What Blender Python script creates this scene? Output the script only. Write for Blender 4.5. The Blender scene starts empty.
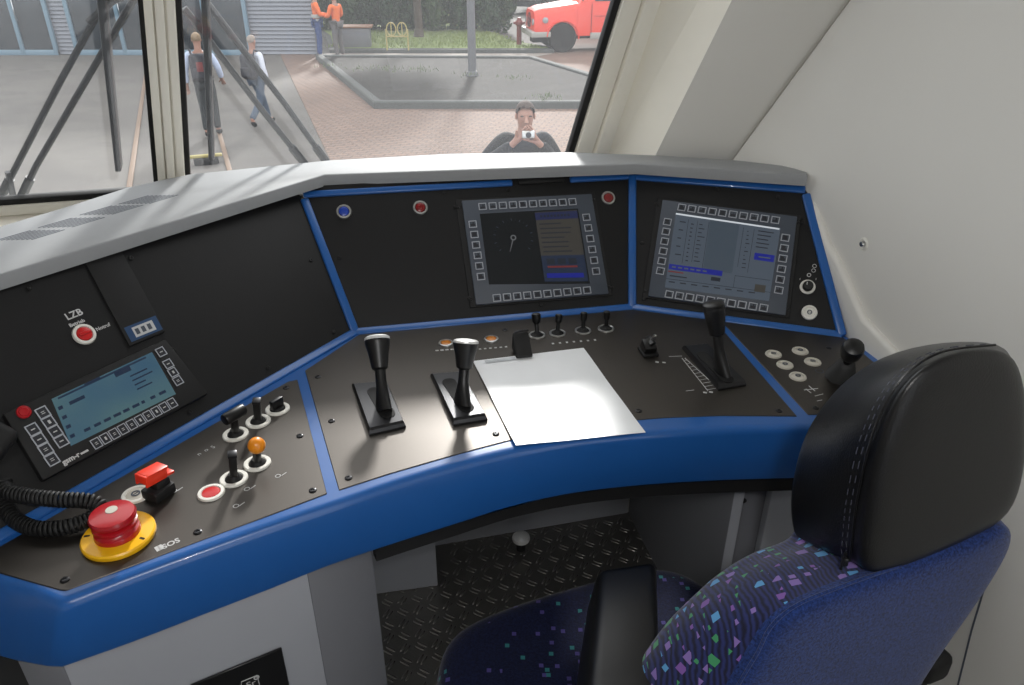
import bpy, bmesh, math, random
from mathutils import Vector as V, Matrix as Mx, noise as mnoise
random.seed(7)
SC = bpy.context.scene
COL = SC.collection
PI = math.pi
# ---------------------------------------------------------------- camera model (1024 x 685)
FPX, HY, CZ = 750.0, -62.0, 1.5
PITCH = math.atan((342.5 - HY) / FPX)
SP, CP = math.sin(PITCH), math.cos(PITCH)
CAMP = V((0, 0, CZ))
def ray(px, py):
    a = (px - 512) / FPX; b = (py - 342.5) / FPX
    return V((a, CP - SP * b, -SP - CP * b))
def at(px, py, z):
    r = ray(px, py); return CAMP + r * ((z - CZ) / r.z)
def aty(px, py, y):
    r = ray(px, py); return CAMP + r * (y / r.y)
def onp(px, py, o, n):
    r = ray(px, py); return CAMP + r * ((o - CAMP).dot(n) / r.dot(n))
def ondist(px, py, t):
    return CAMP + ray(px, py) * t
class Fr:
    """a plane in the place: origin, axes u, v and outward normal n"""
    def __init__(s, o, u, v):
        s.o, s.u, s.v = o.copy(), u.normalized(), v.normalized(); s.n = s.u.cross(s.v).normalized()
    def p(s, px, py, h=0):
        return onp(px, py, s.o + s.n * h, s.n)
    def m(s, pt, ang=0):
        R = Mx((s.u, s.v, s.n)).transposed().to_4x4()
        return Mx.Translation(pt) @ R @ Mx.Rotation(ang, 4, 'Z')
    def mp(s, px, py, ang=0, h=0):
        return s.m(s.p(px, py, h), ang)
    def lift(s, pts, h):
        return [p + s.n * h for p in pts]
def lerp(a, b, t): return a + (b - a) * t
def bil(q, u, v):
    """q = TL, TR, BR, BL; u to the right, v down"""
    return lerp(lerp(q[0], q[1], u), lerp(q[3], q[2], u), v)
# ---------------------------------------------------------------- mesh builder
class B:
    def __init__(s): s.bm = bmesh.new(); s.mats = []
    def mi(s, mat):
        if mat not in s.mats: s.mats.append(mat)
        return s.mats.index(mat)
    def add(s, vs, fs, mat, M=None):
        i = s.mi(mat)
        bv = [s.bm.verts.new(M @ V(v) if M else V(v)) for v in vs]
        for f in fs:
            try:
                fc = s.bm.faces.new([bv[k] for k in f]); fc.material_index = i
            except ValueError: pass
    def addbm(s, t, mat, M=None):
        t.verts.ensure_lookup_table(); t.verts.index_update()
        s.add([v.co.copy() for v in t.verts], [[v.index for v in f.verts] for f in t.faces], mat, M); t.free()
    def box(s, dx, dy, dz, M=None, mat=None, bev=0, seg=2, off=(0, 0, 0)):
        t = bmesh.new(); bmesh.ops.create_cube(t, size=1)
        for v in t.verts: v.co = V((v.co.x * dx + off[0], v.co.y * dy + off[1], v.co.z * dz + off[2]))
        if bev: bmesh.ops.bevel(t, geom=list(t.edges), offset=bev, segments=seg, profile=.5, affect='EDGES')
        s.addbm(t, mat, M)
    def hexa(s, lo, hi, mat, bev=0, seg=2):
        """lo, hi: four corners each, the same way round"""
        t = bmesh.new(); vs = [t.verts.new(p) for p in list(lo) + list(hi)]; n = len(lo)
        t.faces.new(vs[:n][::-1]); t.faces.new(vs[n:])
        for i in range(n): t.faces.new([vs[i], vs[(i + 1) % n], vs[n + (i + 1) % n], vs[n + i]])
        bmesh.ops.recalc_face_normals(t, faces=list(t.faces))
        if bev: bmesh.ops.bevel(t, geom=list(t.edges), offset=bev, segments=seg, profile=.5, affect='EDGES', clamp_overlap=True)
        s.addbm(t, mat)
    def prism(s, pts, n, h, mat, bev=0, seg=2):
        s.hexa([p for p in pts], [p + n * h for p in pts], mat, bev, seg)
    def quad(s, pts, mat): s.add(pts, [list(range(len(pts)))], mat)
    def lathe(s, prof, M, mat, seg=24, cap=True):
        vs, fs = [], []
        for r, z in prof:
            for k in range(seg):
                a = 2 * PI * k / seg; vs.append((r * math.cos(a), r * math.sin(a), z))
        for i in range(len(prof) - 1):
            for k in range(seg):
                k2 = (k + 1) % seg
                fs.append([i * seg + k, i * seg + k2, (i + 1) * seg + k2, (i + 1) * seg + k])
        if cap:
            fs.append(list(range(seg))[::-1]); n = (len(prof) - 1) * seg; fs.append([n + k for k in range(seg)])
        s.add(vs, fs, mat, M)
    def ring(s, r0, r1, z0, z1, M, mat, seg=28):
        """flat washer with rounded top"""
        b = min(.0012, (r1 - r0) * .3, (z1 - z0) * .4)
        pr = [(r1, z0), (r1, z1 - b), (r1 - b, z1), (r0 + b, z1), (r0, z1 - b), (r0, z0), (r1, z0)]
        s.lathe(pr, M, mat, seg, cap=False)
    def tube(s, pts, r, mat, seg=10, caps=True, closed=False):
        pts = [V(p) for p in pts]; n = len(pts)
        rs = r if isinstance(r, (list, tuple)) else [r] * n
        tg = []
        for i in range(n):
            a = pts[(i - 1) % n] if closed or i else pts[0]; b = pts[(i + 1) % n] if closed or i < n - 1 else pts[-1]
            tg.append((b - a).normalized())
        up = V((0, 0, 1)) if abs(tg[0].z) < .9 else V((1, 0, 0))
        x = tg[0].cross(up).normalized(); vs, fs = [], []
        for i in range(n):
            x = (x - tg[i] * x.dot(tg[i])).normalized(); y = tg[i].cross(x)
            for k in range(seg):
                a = 2 * PI * k / seg; vs.append(pts[i] + (x * math.cos(a) + y * math.sin(a)) * rs[i])
        for i in range(n if closed else n - 1):
            j = (i + 1) % n
            for k in range(seg):
                k2 = (k + 1) % seg; fs.append([i * seg + k, i * seg + k2, j * seg + k2, j * seg + k])
        if caps and not closed:
            fs.append(list(range(seg))[::-1]); fs.append([(n - 1) * seg + k for k in range(seg)])
        s.add(vs, fs, mat)
    def loft(s, rings, mat, cap0=True, cap1=True, closed=True, mats=None):
        n = len(rings[0]); vs = [p for r in rings for p in r]
        i0 = len(s.bm.verts)
        bv = [s.bm.verts.new(V(p)) for p in vs]
        for i in range(len(rings) - 1):
            m = s.mi(mats[i] if mats else mat)
            for k in range(n if closed else n - 1):
                k2 = (k + 1) % n
                f = s.bm.faces.new([bv[i * n + k], bv[i * n + k2], bv[(i + 1) * n + k2], bv[(i + 1) * n + k]]); f.material_index = m
        if closed:
            if cap0: f = s.bm.faces.new(bv[:n][::-1]); f.material_index = s.mi(mats[0] if mats else mat)
            if cap1: f = s.bm.faces.new(bv[-n:]); f.material_index = s.mi(mats[-1] if mats else mat)
    def sphere(s, c, r, mat, M=None, seg=16, sc=(1, 1, 1)):
        t = bmesh.new(); bmesh.ops.create_uvsphere(t, u_segments=seg, v_segments=max(8, seg * 2 // 3), radius=1)
        rr = r if isinstance(r, (tuple, list)) else (r, r, r)
        for v in t.verts: v.co = V((v.co.x * rr[0] + c[0], v.co.y * rr[1] + c[1], v.co.z * rr[2] + c[2]))
        s.addbm(t, mat, M)
    def text(s, txt, size, M, mat, align='CENTER', bold=0):
        cu = bpy.data.curves.new('lettering', 'FONT'); cu.body = txt; cu.size = size; cu.align_x = align; cu.align_y = 'CENTER'; cu.offset = bold; cu.resolution_u = 3
        ob = bpy.data.objects.new('lettering', cu); me = ob.to_mesh()
        s.add([v.co.copy() for v in me.vertices], [list(p.vertices) for p in me.polygons], mat, M)
        ob.to_mesh_clear(); bpy.data.objects.remove(ob); bpy.data.curves.remove(cu)
    def build(s, name, parent=None, label=None, cat=None, group=None, kind=None, M=None, smooth=38, recalc=True, sub=0):
        """link as one mesh object; M = where its own origin stands"""
        if recalc: bmesh.ops.recalc_face_normals(s.bm, faces=list(s.bm.faces))
        me = bpy.data.meshes.new(name)
        W = WM[parent.name] if parent is not None else (M or Mx.Identity(4))
        s.bm.transform(W.inverted()); s.bm.to_mesh(me); s.bm.free()
        for m in s.mats: me.materials.append(m)
        if smooth:
            me.shade_smooth()
            if smooth < 180: me.set_sharp_from_angle(angle=math.radians(smooth))
        o = bpy.data.objects.new(name, me); COL.objects.link(o)
        if parent is not None: o.parent = parent
        else: o.matrix_world = W
        WM[o.name] = W
        if sub:
            md = o.modifiers.new('smooth', 'SUBSURF'); md.levels = md.render_levels = sub
        return tag(o, label, cat, group, kind)
WM = {}
def tag(o, label=None, cat=None, group=None, kind=None):
    if label: o['label'] = label
    if cat: o['category'] = cat
    if group: o['group'] = group
    if kind: o['kind'] = kind
    return o
def thing(name, label, cat, M=None, group=None, kind=None):
    o = bpy.data.objects.new(name, None); COL.objects.link(o); o.empty_display_size = .05
    M = M or Mx.Identity(4)
    o.matrix_world = M; WM[o.name] = M.copy()
    return tag(o, label, cat, group, kind)
def T(*a): return Mx.Translation(V(a[0]) if len(a) == 1 else V(a))
def catmull(pts, k=6):
    out = []
    for i in range(len(pts) - 1):
        p0 = pts[max(i - 1, 0)]; p1 = pts[i]; p2 = pts[i + 1]; p3 = pts[min(i + 2, len(pts) - 1)]
        for j in range(k):
            t = j / k
            out.append(.5 * ((2 * p1) + (p2 - p0) * t + (2 * p0 - 5 * p1 + 4 * p2 - p3) * t * t + (3 * p1 - p0 - 3 * p2 + p3) * t ** 3))
    out.append(pts[-1].copy()); return out
# ---------------------------------------------------------------- materials
def lin(c):
    return c / 12.92 if c <= .04045 else ((c + .055) / 1.055) ** 2.4
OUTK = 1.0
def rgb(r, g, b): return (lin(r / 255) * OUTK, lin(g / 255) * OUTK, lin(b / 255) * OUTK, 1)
def mat(name, col, rough=.5, metal=0, spec=.5, var=.06, vscale=30, bump=0, bscale=200, coat=0, emit=None, es=1):
    m = bpy.data.materials.new(name); m.use_nodes = True; nt = m.node_tree; nd = nt.nodes; lk = nt.links
    p = nd['Principled BSDF']
    p.inputs['Roughness'].default_value = rough; p.inputs['Metallic'].default_value = metal
    p.inputs['Specular IOR Level'].default_value = spec; p.inputs['Coat Weight'].default_value = coat
    c = col if len(col) == 4 else rgb(*col)
    tc = nd.new('ShaderNodeTexCoord')
    if var:
        n = nd.new('ShaderNodeTexNoise'); n.inputs['Scale'].default_value = vscale; n.inputs['Detail'].default_value = 3
        lk.new(tc.outputs['Object'], n.inputs['Vector'])
        mx = nd.new('ShaderNodeMix'); mx.data_type = 'RGBA'
        mx.inputs[6].default_value = tuple(max(0, x * (1 - var)) for x in c[:3]) + (1,)
        mx.inputs[7].default_value = tuple(min(1, x * (1 + var)) for x in c[:3]) + (1,)
        lk.new(n.outputs['Fac'], mx.inputs[0]); lk.new(mx.outputs[2], p.inputs['Base Color'])
    else: p.inputs['Base Color'].default_value = c
    if bump:
        n2 = nd.new('ShaderNodeTexNoise'); n2.inputs['Scale'].default_value = bscale; n2.inputs['Detail'].default_value = 4
        lk.new(tc.outputs['Object'], n2.inputs['Vector'])
        bp = nd.new('ShaderNodeBump'); bp.inputs['Strength'].default_value = bump; bp.inputs['Distance'].default_value = .002
        lk.new(n2.outputs['Fac'], bp.inputs['Height']); lk.new(bp.outputs['Normal'], p.inputs['Normal'])
    if emit:
        p.inputs['Emission Color'].default_value = rgb(*emit); p.inputs['Emission Strength'].default_value = es
    return m
K = {}
K['wall'] = mat('cab wall paint', (218, 216, 210), .55, var=.02, vscale=6, bump=.05, bscale=400)
K['cream'] = mat('cream frame paint', (242, 238, 226), .45, var=.02)
K['hood'] = mat('grey hood lacquer', (150, 152, 154), .55, var=.03, spec=.3, vscale=120, bump=.05, bscale=900)
K['blue'] = mat('blue lacquer', (33, 89, 158), .28, var=.03, coat=.15)
K['panel'] = mat('black instrument panel', (22, 22, 23), .5, var=.08, vscale=60, spec=.3)
K['plate'] = mat('satin metal plate', (84, 80, 76), .41, metal=.9, var=.04, vscale=300)
K['black'] = mat('black plastic', (16, 16, 17), .38, var=.1)
K['blackmatt'] = mat('matt black plastic', (13, 13, 14), .7, var=.1)
K['satin'] = mat('satin black metal', (52, 52, 54), .3, metal=.7, var=.05)
K['bezel'] = mat('slate monitor bezel', (66, 73, 84), .5, var=.04)
K['keyline'] = mat('pale key outline', (168, 172, 180), .5, var=.03)
K['keydark'] = mat('dark key symbol', (30, 33, 40), .6, var=.03)
K['white'] = mat('white plastic', (226, 224, 216), .4, var=.03)
K['offwhite'] = mat('translucent white button', (196, 192, 180), .35, var=.05)
K['print'] = mat('pale printing', (190, 190, 190), .6, var=0)
K['steel'] = mat('brushed steel ring', (196, 196, 194), .28, metal=.9, var=.05)
K['silver'] = mat('silver lever cap', (226, 226, 224), .3, metal=.35, var=.02)
K['chrome'] = mat('polished steel', (205, 205, 205), .15, metal=1, var=.03)
K['red'] = mat('red plastic', (196, 22, 24), .32, var=.04, coat=.2)
K['darkred'] = mat('dark red plastic', (168, 14, 26), .28, var=.04, coat=.3)
K['redlens'] = mat('red lens', (122, 12, 16), .25, var=.04, coat=.4)
K['bluelens'] = mat('blue lens', (26, 62, 160), .25, var=.04, coat=.4)
K['orangelens'] = mat('amber lens', (196, 118, 26), .3, var=.06, coat=.3)
K['orange'] = mat('orange plastic ball', (232, 140, 22), .32, var=.04, coat=.2)
K['guard'] = mat('orange red switch guard', (232, 58, 32), .38, var=.04)
K['yellow'] = mat('yellow plastic', (246, 186, 22), .36, var=.04, coat=.15)
K['slot'] = mat('dark slot', (8, 8, 9), .8, var=0)
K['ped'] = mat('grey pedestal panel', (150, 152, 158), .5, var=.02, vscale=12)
K['ped_shade'] = mat('shaded grey pedestal panel', (112, 113, 118), .5, var=.02, vscale=12)  # darker copy of the panel grey, shade put into faces turned away
K['leather'] = mat('black leather', (15, 15, 16), .36, var=.12, vscale=40, bump=.22, bscale=520, spec=.5)
K['thread'] = mat('grey thread', (70, 72, 84), .7, var=.1)
K['chequer'] = mat('chequer plate metal', (128, 126, 122), .32, metal=.85, var=.15, vscale=25, bump=.1, bscale=150)
K['rubber'] = mat('black rubber seal', (14, 14, 15), .6, var=.1)
K['paper'] = mat('white paper sheet', (236, 238, 240), .32, var=.05, vscale=18)
K['floor'] = mat('dark cab floor', (60, 61, 64), .7, var=.1, vscale=60)
K['ceil'] = mat('ceiling paint', (222, 222, 218), .6, var=.02)
def fabric_pattern():
    m = mat('patterned navy moquette', (24, 32, 88), .85, var=0, bump=0); nt = m.node_tree; nd = nt.nodes; lk = nt.links; p = nd['Principled BSDF']
    tc = [n for n in nd if n.type == 'TEX_COORD'][0]
    vo = nd.new('ShaderNodeTexVoronoi'); vo.distance = 'CHEBYCHEV'; vo.inputs['Scale'].default_value = 58; vo.inputs['Randomness'].default_value = .5
    lk.new(tc.outputs['Object'], vo.inputs['Vector'])
    sep = nd.new('ShaderNodeSeparateColor'); lk.new(vo.outputs['Color'], sep.inputs[0])
    # size of each patch differs from cell to cell
    thr = nd.new('ShaderNodeMath'); thr.operation = 'MULTIPLY_ADD'; lk.new(sep.outputs[1], thr.inputs[0]); thr.inputs[1].default_value = .22; thr.inputs[2].default_value = .14
    ls = nd.new('ShaderNodeMath'); ls.operation = 'LESS_THAN'; lk.new(vo.outputs['Distance'], ls.inputs[0]); lk.new(thr.outputs[0], ls.inputs[1])
    cr = nd.new('ShaderNodeValToRGB'); cr.color_ramp.interpolation = 'CONSTANT'
    e = cr.color_ramp.elements; e[0].position = 0; e[0].color = rgb(62, 140, 94); e[1].position = .3; e[1].color = rgb(122, 84, 158)
    for pos, c in ((.55, (86, 150, 200)), (.78, (128, 104, 170))): x = e.new(pos); x.color = rgb(*c)
    lk.new(sep.outputs[0], cr.inputs[0])
    wv = nd.new('ShaderNodeTexWave'); wv.inputs['Scale'].default_value = 55; wv.inputs['Distortion'].default_value = 4; wv.inputs['Detail'].default_value = 2
    lk.new(tc.outputs['Object'], wv.inputs['Vector'])
    base = nd.new('ShaderNodeMix'); base.data_type = 'RGBA'; base.inputs[6].default_value = rgb(20, 22, 44); base.inputs[7].default_value = rgb(38, 46, 98)
    lk.new(wv.outputs['Fac'], base.inputs[0])
    fin = nd.new('ShaderNodeMix'); fin.data_type = 'RGBA'; lk.new(ls.outputs[0], fin.inputs[0]); lk.new(base.outputs[2], fin.inputs[6]); lk.new(cr.outputs[0], fin.inputs[7])
    lk.new(fin.outputs[2], p.inputs['Base Color']); p.inputs['Specular IOR Level'].default_value = .15
    p.inputs['Sheen Weight'].default_value = .25
    return m
K['moquette'] = fabric_pattern()
def fabric_plain(name, a, b, sc):
    m = mat(name, a, .9, var=0); nt = m.node_tree; nd = nt.nodes; lk = nt.links; p = nd['Principled BSDF']; tc = [n for n in nd if n.type == 'TEX_COORD'][0]
    n = nd.new('ShaderNodeTexNoise'); n.inputs['Scale'].default_value = sc; n.inputs['Detail'].default_value = 5; n.inputs['Roughness'].default_value = .7
    lk.new(tc.outputs['Object'], n.inputs['Vector'])
    cr = nd.new('ShaderNodeValToRGB'); e = cr.color_ramp.elements; e[0].position = .36; e[0].color = rgb(*a); e[1].position = .64; e[1].color = rgb(*b)
    lk.new(n.outputs['Fac'], cr.inputs[0]); lk.new(cr.outputs[0], p.inputs['Base Color'])
    bp = nd.new('ShaderNodeBump'); bp.inputs['Strength'].default_value = .4; bp.inputs['Distance'].default_value = .002
    lk.new(n.outputs['Fac'], bp.inputs['Height']); lk.new(bp.outputs[0], p.inputs['Normal'])
    p.inputs['Specular IOR Level'].default_value = .1; p.inputs['Sheen Weight'].default_value = .2
    return m
K['plainblue'] = fabric_plain('plain blue moquette', (17, 28, 66), (40, 64, 124), 300)
def cushion_fabric():
    m = fabric_plain('navy cushion moquette', (10, 14, 36), (20, 28, 64), 240); nt = m.node_tree; nd = nt.nodes; lk = nt.links; p = nd['Principled BSDF']; tc = [n for n in nd if n.type == 'TEX_COORD'][0]
    src = p.inputs['Base Color'].links[0].from_socket
    vo = nd.new('ShaderNodeTexVoronoi'); vo.distance = 'CHEBYCHEV'; vo.inputs['Scale'].default_value = 46; lk.new(tc.outputs['Object'], vo.inputs['Vector'])
    ls = nd.new('ShaderNodeMath'); ls.operation = 'LESS_THAN'; lk.new(vo.outputs['Distance'], ls.inputs[0]); ls.inputs[1].default_value = .17
    sep = nd.new('ShaderNodeSeparateColor'); lk.new(vo.outputs['Color'], sep.inputs[0])
    cr = nd.new('ShaderNodeValToRGB'); cr.color_ramp.interpolation = 'CONSTANT'; e = cr.color_ramp.elements; e[0].color = rgb(48, 116, 120); e[1].position = .5; e[1].color = rgb(74, 66, 128)
    lk.new(sep.outputs[0], cr.inputs[0])
    fin = nd.new('ShaderNodeMix'); fin.data_type = 'RGBA'; lk.new(ls.outputs[0], fin.inputs[0]); lk.new(src, fin.inputs[6]); lk.new(cr.outputs[0], fin.inputs[7]); lk.new(fin.outputs[2], p.inputs['Base Color'])
    return m
K['cushion'] = cushion_fabric()
def glass_mat():
    m = bpy.data.materials.new('dusty windscreen glass'); m.use_nodes = True; nt = m.node_tree; nd = nt.nodes; lk = nt.links; nd.clear()
    out = nd.new('ShaderNodeOutputMaterial'); tr = nd.new('ShaderNodeBsdfTransparent'); tr.inputs[0].default_value = (.97, .98, .98, 1)
    df = nd.new('ShaderNodeBsdfTranslucent'); df.inputs[0].default_value = (.9, .92, .95, 1)
    gl = nd.new('ShaderNodeBsdfGlossy'); gl.inputs['Roughness'].default_value = .03
    tc = nd.new('ShaderNodeTexCoord'); n = nd.new('ShaderNodeTexNoise'); n.inputs['Scale'].default_value = 9; n.inputs['Detail'].default_value = 4; lk.new(tc.outputs['Object'], n.inputs['Vector'])
    mp = nd.new('ShaderNodeMapping'); mp.inputs['Scale'].default_value = (30, 30, 3); lk.new(tc.outputs['Object'], mp.inputs[0]); lk.new(mp.outputs[0], n.inputs['Vector'])
    mr = nd.new('ShaderNodeMapRange'); mr.inputs[1].default_value = .25; mr.inputs[2].default_value = .8; mr.inputs[3].default_value = DUST * .85; mr.inputs[4].default_value = DUST * 1.2; lk.new(n.outputs[0], mr.inputs[0])
    m1 = nd.new('ShaderNodeMixShader'); lk.new(mr.outputs[0], m1.inputs[0]); lk.new(tr.outputs[0], m1.inputs[1]); lk.new(df.outputs[0], m1.inputs[2])
    m2 = nd.new('ShaderNodeMixShader'); m2.inputs[0].default_value = .03; lk.new(m1.outputs[0], m2.inputs[1]); lk.new(gl.outputs[0], m2.inputs[2])
    lk.new(m2.outputs[0], out.inputs[0]); return m
DUST = .055
K['glass'] = glass_mat()
def scr(name, c, s=1.0):
    return mat(name, (8, 8, 10), .25, var=0, emit=c, es=s)
# ================================================================ the driver's desk
ZD, ZT, ZH0, ZH1, ZP = .82, 1.04, 1.056, 1.079, .15      # desk top, panel top, hood underside / top, footrest plate
def pd(px, py, z=ZD): return at(px, py, z)
J = [at(-60, 572, ZD), at(355, 333, ZD), at(632, 308, ZD), at(842, 336, ZD)]
J[0] = J[1] + (J[0] - J[1]) * 1.25
DESK = Fr(V((0, 0, ZD)), V((1, 0, 0)), V((0, 1, 0)))
def panel_frame(a, b):
    u = (b - a).normalized(); m = V((0, 0, 1)).cross(u)
    v = m * math.cos(math.radians(50)) + V((0, 0, 1)) * math.sin(math.radians(50))
    return Fr(a, u, v)
PL, PC, PR = panel_frame(J[0], J[1]), panel_frame(J[1], J[2]), panel_frame(J[2], J[3])
def ang_of(fr): return math.atan2(fr.u.y, fr.u.x)
AL, AC, AR = ang_of(PL), ang_of(PC), ang_of(PR)
C1, C2, C3 = PC.p(303, 196), PC.p(632, 180), PR.p(806, 188)
C0 = J[0] + PL.v * ((ZT - ZD) / PL.v.z) + (PL.u * -.12)
for c in (C0, C1, C2, C3): c.z = ZT
def up_(c, f): return c + f.v * ((ZH0 + .002 - ZT) / f.v.z)
desk = thing('control_desk', 'curved blue and black train driving desk under a pale grey hood', 'control desk', T(0, .95, 0))
# ---- blue desk body with rounded front
front = [(-60, 569), (-20, 577), (20, 588), (52, 603), (62, 605), (130, 578), (200, 552), (270, 527), (339, 503.5), (400, 482.5), (460, 465), (514, 452), (575, 441.5), (645, 434.5), (720, 430), (800, 427.5)]
fl = [at(x, y, ZD) for x, y in front[:4]]; fr_ = [at(x, y, ZD) for x, y in front[4:]]
fr_ = catmull(fr_, 4)
right = [V((.60, .968, ZD)), V((.70, .99, ZD)), V((.715, 1.08, ZD)), V((.685, 1.19, ZD)), J[3] + V((.012, .012, 0))]
outline = fl + fr_ + right + [J[2] + V((0, .02, 0)), J[1] + V((-.004, .02, 0)), J[0] + V((-.02, .02, 0))]
def setz(poly, z): return [V((p.x, p.y, z)) for p in poly]
def inset(poly, d):
    n = len(poly); out = []
    for i in range(n):
        a, b, c = poly[i - 1], poly[i], poly[(i + 1) % n]
        e1 = (b - a); e2 = (c - b); e1.z = e2.z = 0; e1.normalize(); e2.normalize()
        n1 = V((-e1.y, e1.x, 0)); n2 = V((-e2.y, e2.x, 0)); m = (n1 + n2)
        if m.length < 1e-6: m = n1
        m.normalize(); out.append(b + m * (d / max(.35, m.dot(n1))))
    return out
b = B()
ZB = ZD - .105
low = [(-60, 640), (-20, 652), (15, 661.5), (47, 667.5), (62, 668), (130, 644), (200, 617), (270, 590), (330, 566), (395, 544), (458, 524), (514, 506.5), (575, 493.5), (645, 485.5), (720, 481), (800, 478.5)]
lowp = [at(x, y, ZB) for x, y in low]; lowp = lowp[:4] + catmull(lowp[4:], 4)
lowo = lowp + setz(outline[len(lowp):], ZB)
b.loft([inset(lowo, .025), inset(lowo, .002), [p + V((0, 0, .004)) for p in lowo], setz(outline, ZD - .012), setz(inset(outline, .0012), ZD - .0068), setz(inset(outline, .004), ZD - .003), setz(inset(outline, .0085), ZD - .0006), setz(inset(outline, .014), ZD - .0002)], K['blue'])
b.build('fascia', desk, smooth=50)
# ---- control plates (dark satin metal sheets let into the blue top)
def plate(pts, bev=.0008):
    b = B(); b.prism([DESK.p(*q) - V((0, 0, .001)) for q in pts], V((0, 0, 1)), .0022, K['plate'], bev, 1); return b.build('control_plate', desk, smooth=30)
pmid = [(339, 490.5), (390, 474), (440, 459.5), (480, 448.5), (530, 435.5), (575, 427), (620, 421.5), (665, 418), (720, 416), (797, 416.5), (714, 320), (660, 312.5), (634, 309), (359, 335), (305, 371)]
P_MID = plate(pmid)
P_LEFT = plate([(-70, 582), (-60, 561), (0, 573.5), (60, 590.5), (66, 591), (120, 571), (200, 541), (270, 515.5), (327, 494), (297.5, 380), (288, 382), (0, 547), (-70, 588)][1:-1] + [(-60, 580)][:0])
P_RIGHT = plate([(808, 415), (721, 321), (842, 337), (866, 356), (900, 385), (915, 400), (900, 414)])
# screws of the plates
def screw(fr, px, py, par, r=.0055, mt='satin'):
    M = fr.mp(px, py, random.random() * 3, .0012); b = B()
    b.lathe([(r, 0), (r, .0008), (r * .8, .0016), (r * .45, .0016), (r * .4, .0006)], M, K[mt], 14); b.build('screw', par)
for q in ((300, 436), (312.8, 490.4), (197.7, 532), (65, 580), (286, 388)): screw(DESK, *q, P_LEFT)
for q in ((331.6, 421), (348.5, 478), (496, 434), (638.6, 411), (318, 377), (505, 330), (779, 411)): screw(DESK, *q, P_MID)
for q in ((816, 408), (829, 348)): screw(DESK, *q, P_RIGHT)
# ---- black instrument panels
def panel(fr, pts, h=.0): 
    b = B(); b.prism([p - fr.n * .02 for p in pts], fr.n, .02 + h, K['panel'], 0); return b.build('instrument_panel', desk, smooth=0)
I_L = panel(PL, [J[0], J[1], up_(C1, PL), up_(C0, PL)]); I_C = panel(PC, [J[1], J[2], up_(C2, PC), up_(C1, PC)]); I_R = panel(PR, [J[2], J[3], up_(C3, PR), up_(C2, PR)])
def pscrew(fr, par, *qs):
    for q in qs: screw(fr, *q, par, .004, 'black')
pscrew(PL, I_L, (29, 288), (131, 258), (311, 260), (334, 332), (268, 368), (173, 350), (196, 383), (190, 412)); pscrew(PC, I_C, (444, 192), (508, 190), (339, 258), (455, 207), (469, 298), (612, 288), (541, 305)); pscrew(PR, I_R, (656, 204), (717, 189), (803, 222), (778, 197), (642, 243), (644, 299))
# ---- blue trim strips framing the panels
def strip(p, q, up, w=.017, h=.007):
    d = (q - p).normalized(); s_ = d.cross(up).normalized(); n = s_.cross(d)
    b = B(); b.hexa([p - s_ * w / 2 - n * .004, p + s_ * w / 2 - n * .004, p + s_ * w / 2 + n * h, p - s_ * w / 2 + n * h], [q - s_ * w / 2 - n * .004, q + s_ * w / 2 - n * .004, q + s_ * w / 2 + n * h, q - s_ * w / 2 + n * h], K['blue'], .0035, 3)
    b.build('blue_trim', desk)
nm = lambda f: (f.n + V((0, 0, 1))).normalized()
strip(J[0], J[1], nm(PL)); strip(J[1], J[2], nm(PC)); strip(J[2], J[3], nm(PR))
strip(J[1], lerp(J[1], C1, .985), (PL.n + PC.n).normalized()); strip(J[2], lerp(J[2], C2, 1.05), (PC.n + PR.n).normalized()); strip(J[3], lerp(J[3], C3, .985), PR.n)
tp = lambda p, f: p + f.v * .006
strip(tp(C1, PC), tp(lerp(C1, C2, .62), PC), PC.n, .014, .004); strip(tp(lerp(C1, C2, .80), PC), tp(C2, PC), PC.n, .014, .004); strip(tp(C2, PR), tp(C3, PR), PR.n, .017, .004)
b = B(); M = PC.m(lerp(C1, C2, .71) + PC.v * .006); b.box(.10, .012, .012, M, K['blackmatt'], .003); b.build('hood_latch', desk)
# ---- hood
lip = [at(0, 274, ZH1), at(300, 182, ZH1), at(325, 174.5, ZH1), at(636, 163.5, ZH1), at(808, 175, ZH1)]
lip = [lip[0] + (lip[0] - lip[1]) * .55] + lip
back = [V((.612, 1.545, ZH1)), at(741, 160.5, ZH1), at(655, 155, ZH1), at(570, 152, ZH1), at(450, 153.5, ZH1), at(330, 160, ZH1), at(190, 174, ZH1), at(160, 180, ZH1), at(125, 188, ZH1), at(60, 208.5, ZH1), at(0, 226, ZH1)]
back.append(back[-1] + (back[-1] - back[-2]) * 2.5)
hp = lip + back
b = B(); b.loft([setz(inset(hp, .010), ZH0), setz(inset(hp, .0), ZH0), setz(inset(hp, 0), ZH0 + .004), setz(hp, ZH1 - .003), setz(inset(hp, .0008), ZH1 - .0010), setz(inset(hp, .003), ZH1)], K['hood'])
hood = b.build('hood', desk, smooth=50)
HF = Fr(V((0, 0, ZH1)), V((1, 0, 0)), V((0, 1, 0)))
for (px, py, L_) in ((31, 235, .054), (72, 222.5, .058), (112, 210, .060), (149, 199.5, .060)):
    b = B()
    for k in range(8):
        M = HF.mp(px, py, AL, .0) @ T((k - 3.5) * -.0045, (k - 3.5) * .0062, 0)
        b.box(L_, .0027, .0008, M, K['bezel'])
    b.build('vent_grille', hood)
# black strip added to stand for the shade under the front edge
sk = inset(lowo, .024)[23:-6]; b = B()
b.loft([setz(sk, ZB + .002), setz(sk, ZB - .045), setz(inset(lowo, .04)[23:-6], ZB - .045), setz(inset(lowo, .04)[23:-6], ZB + .002)], K['blackmatt'], closed=False); b.build('shade_strip', desk)
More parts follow.
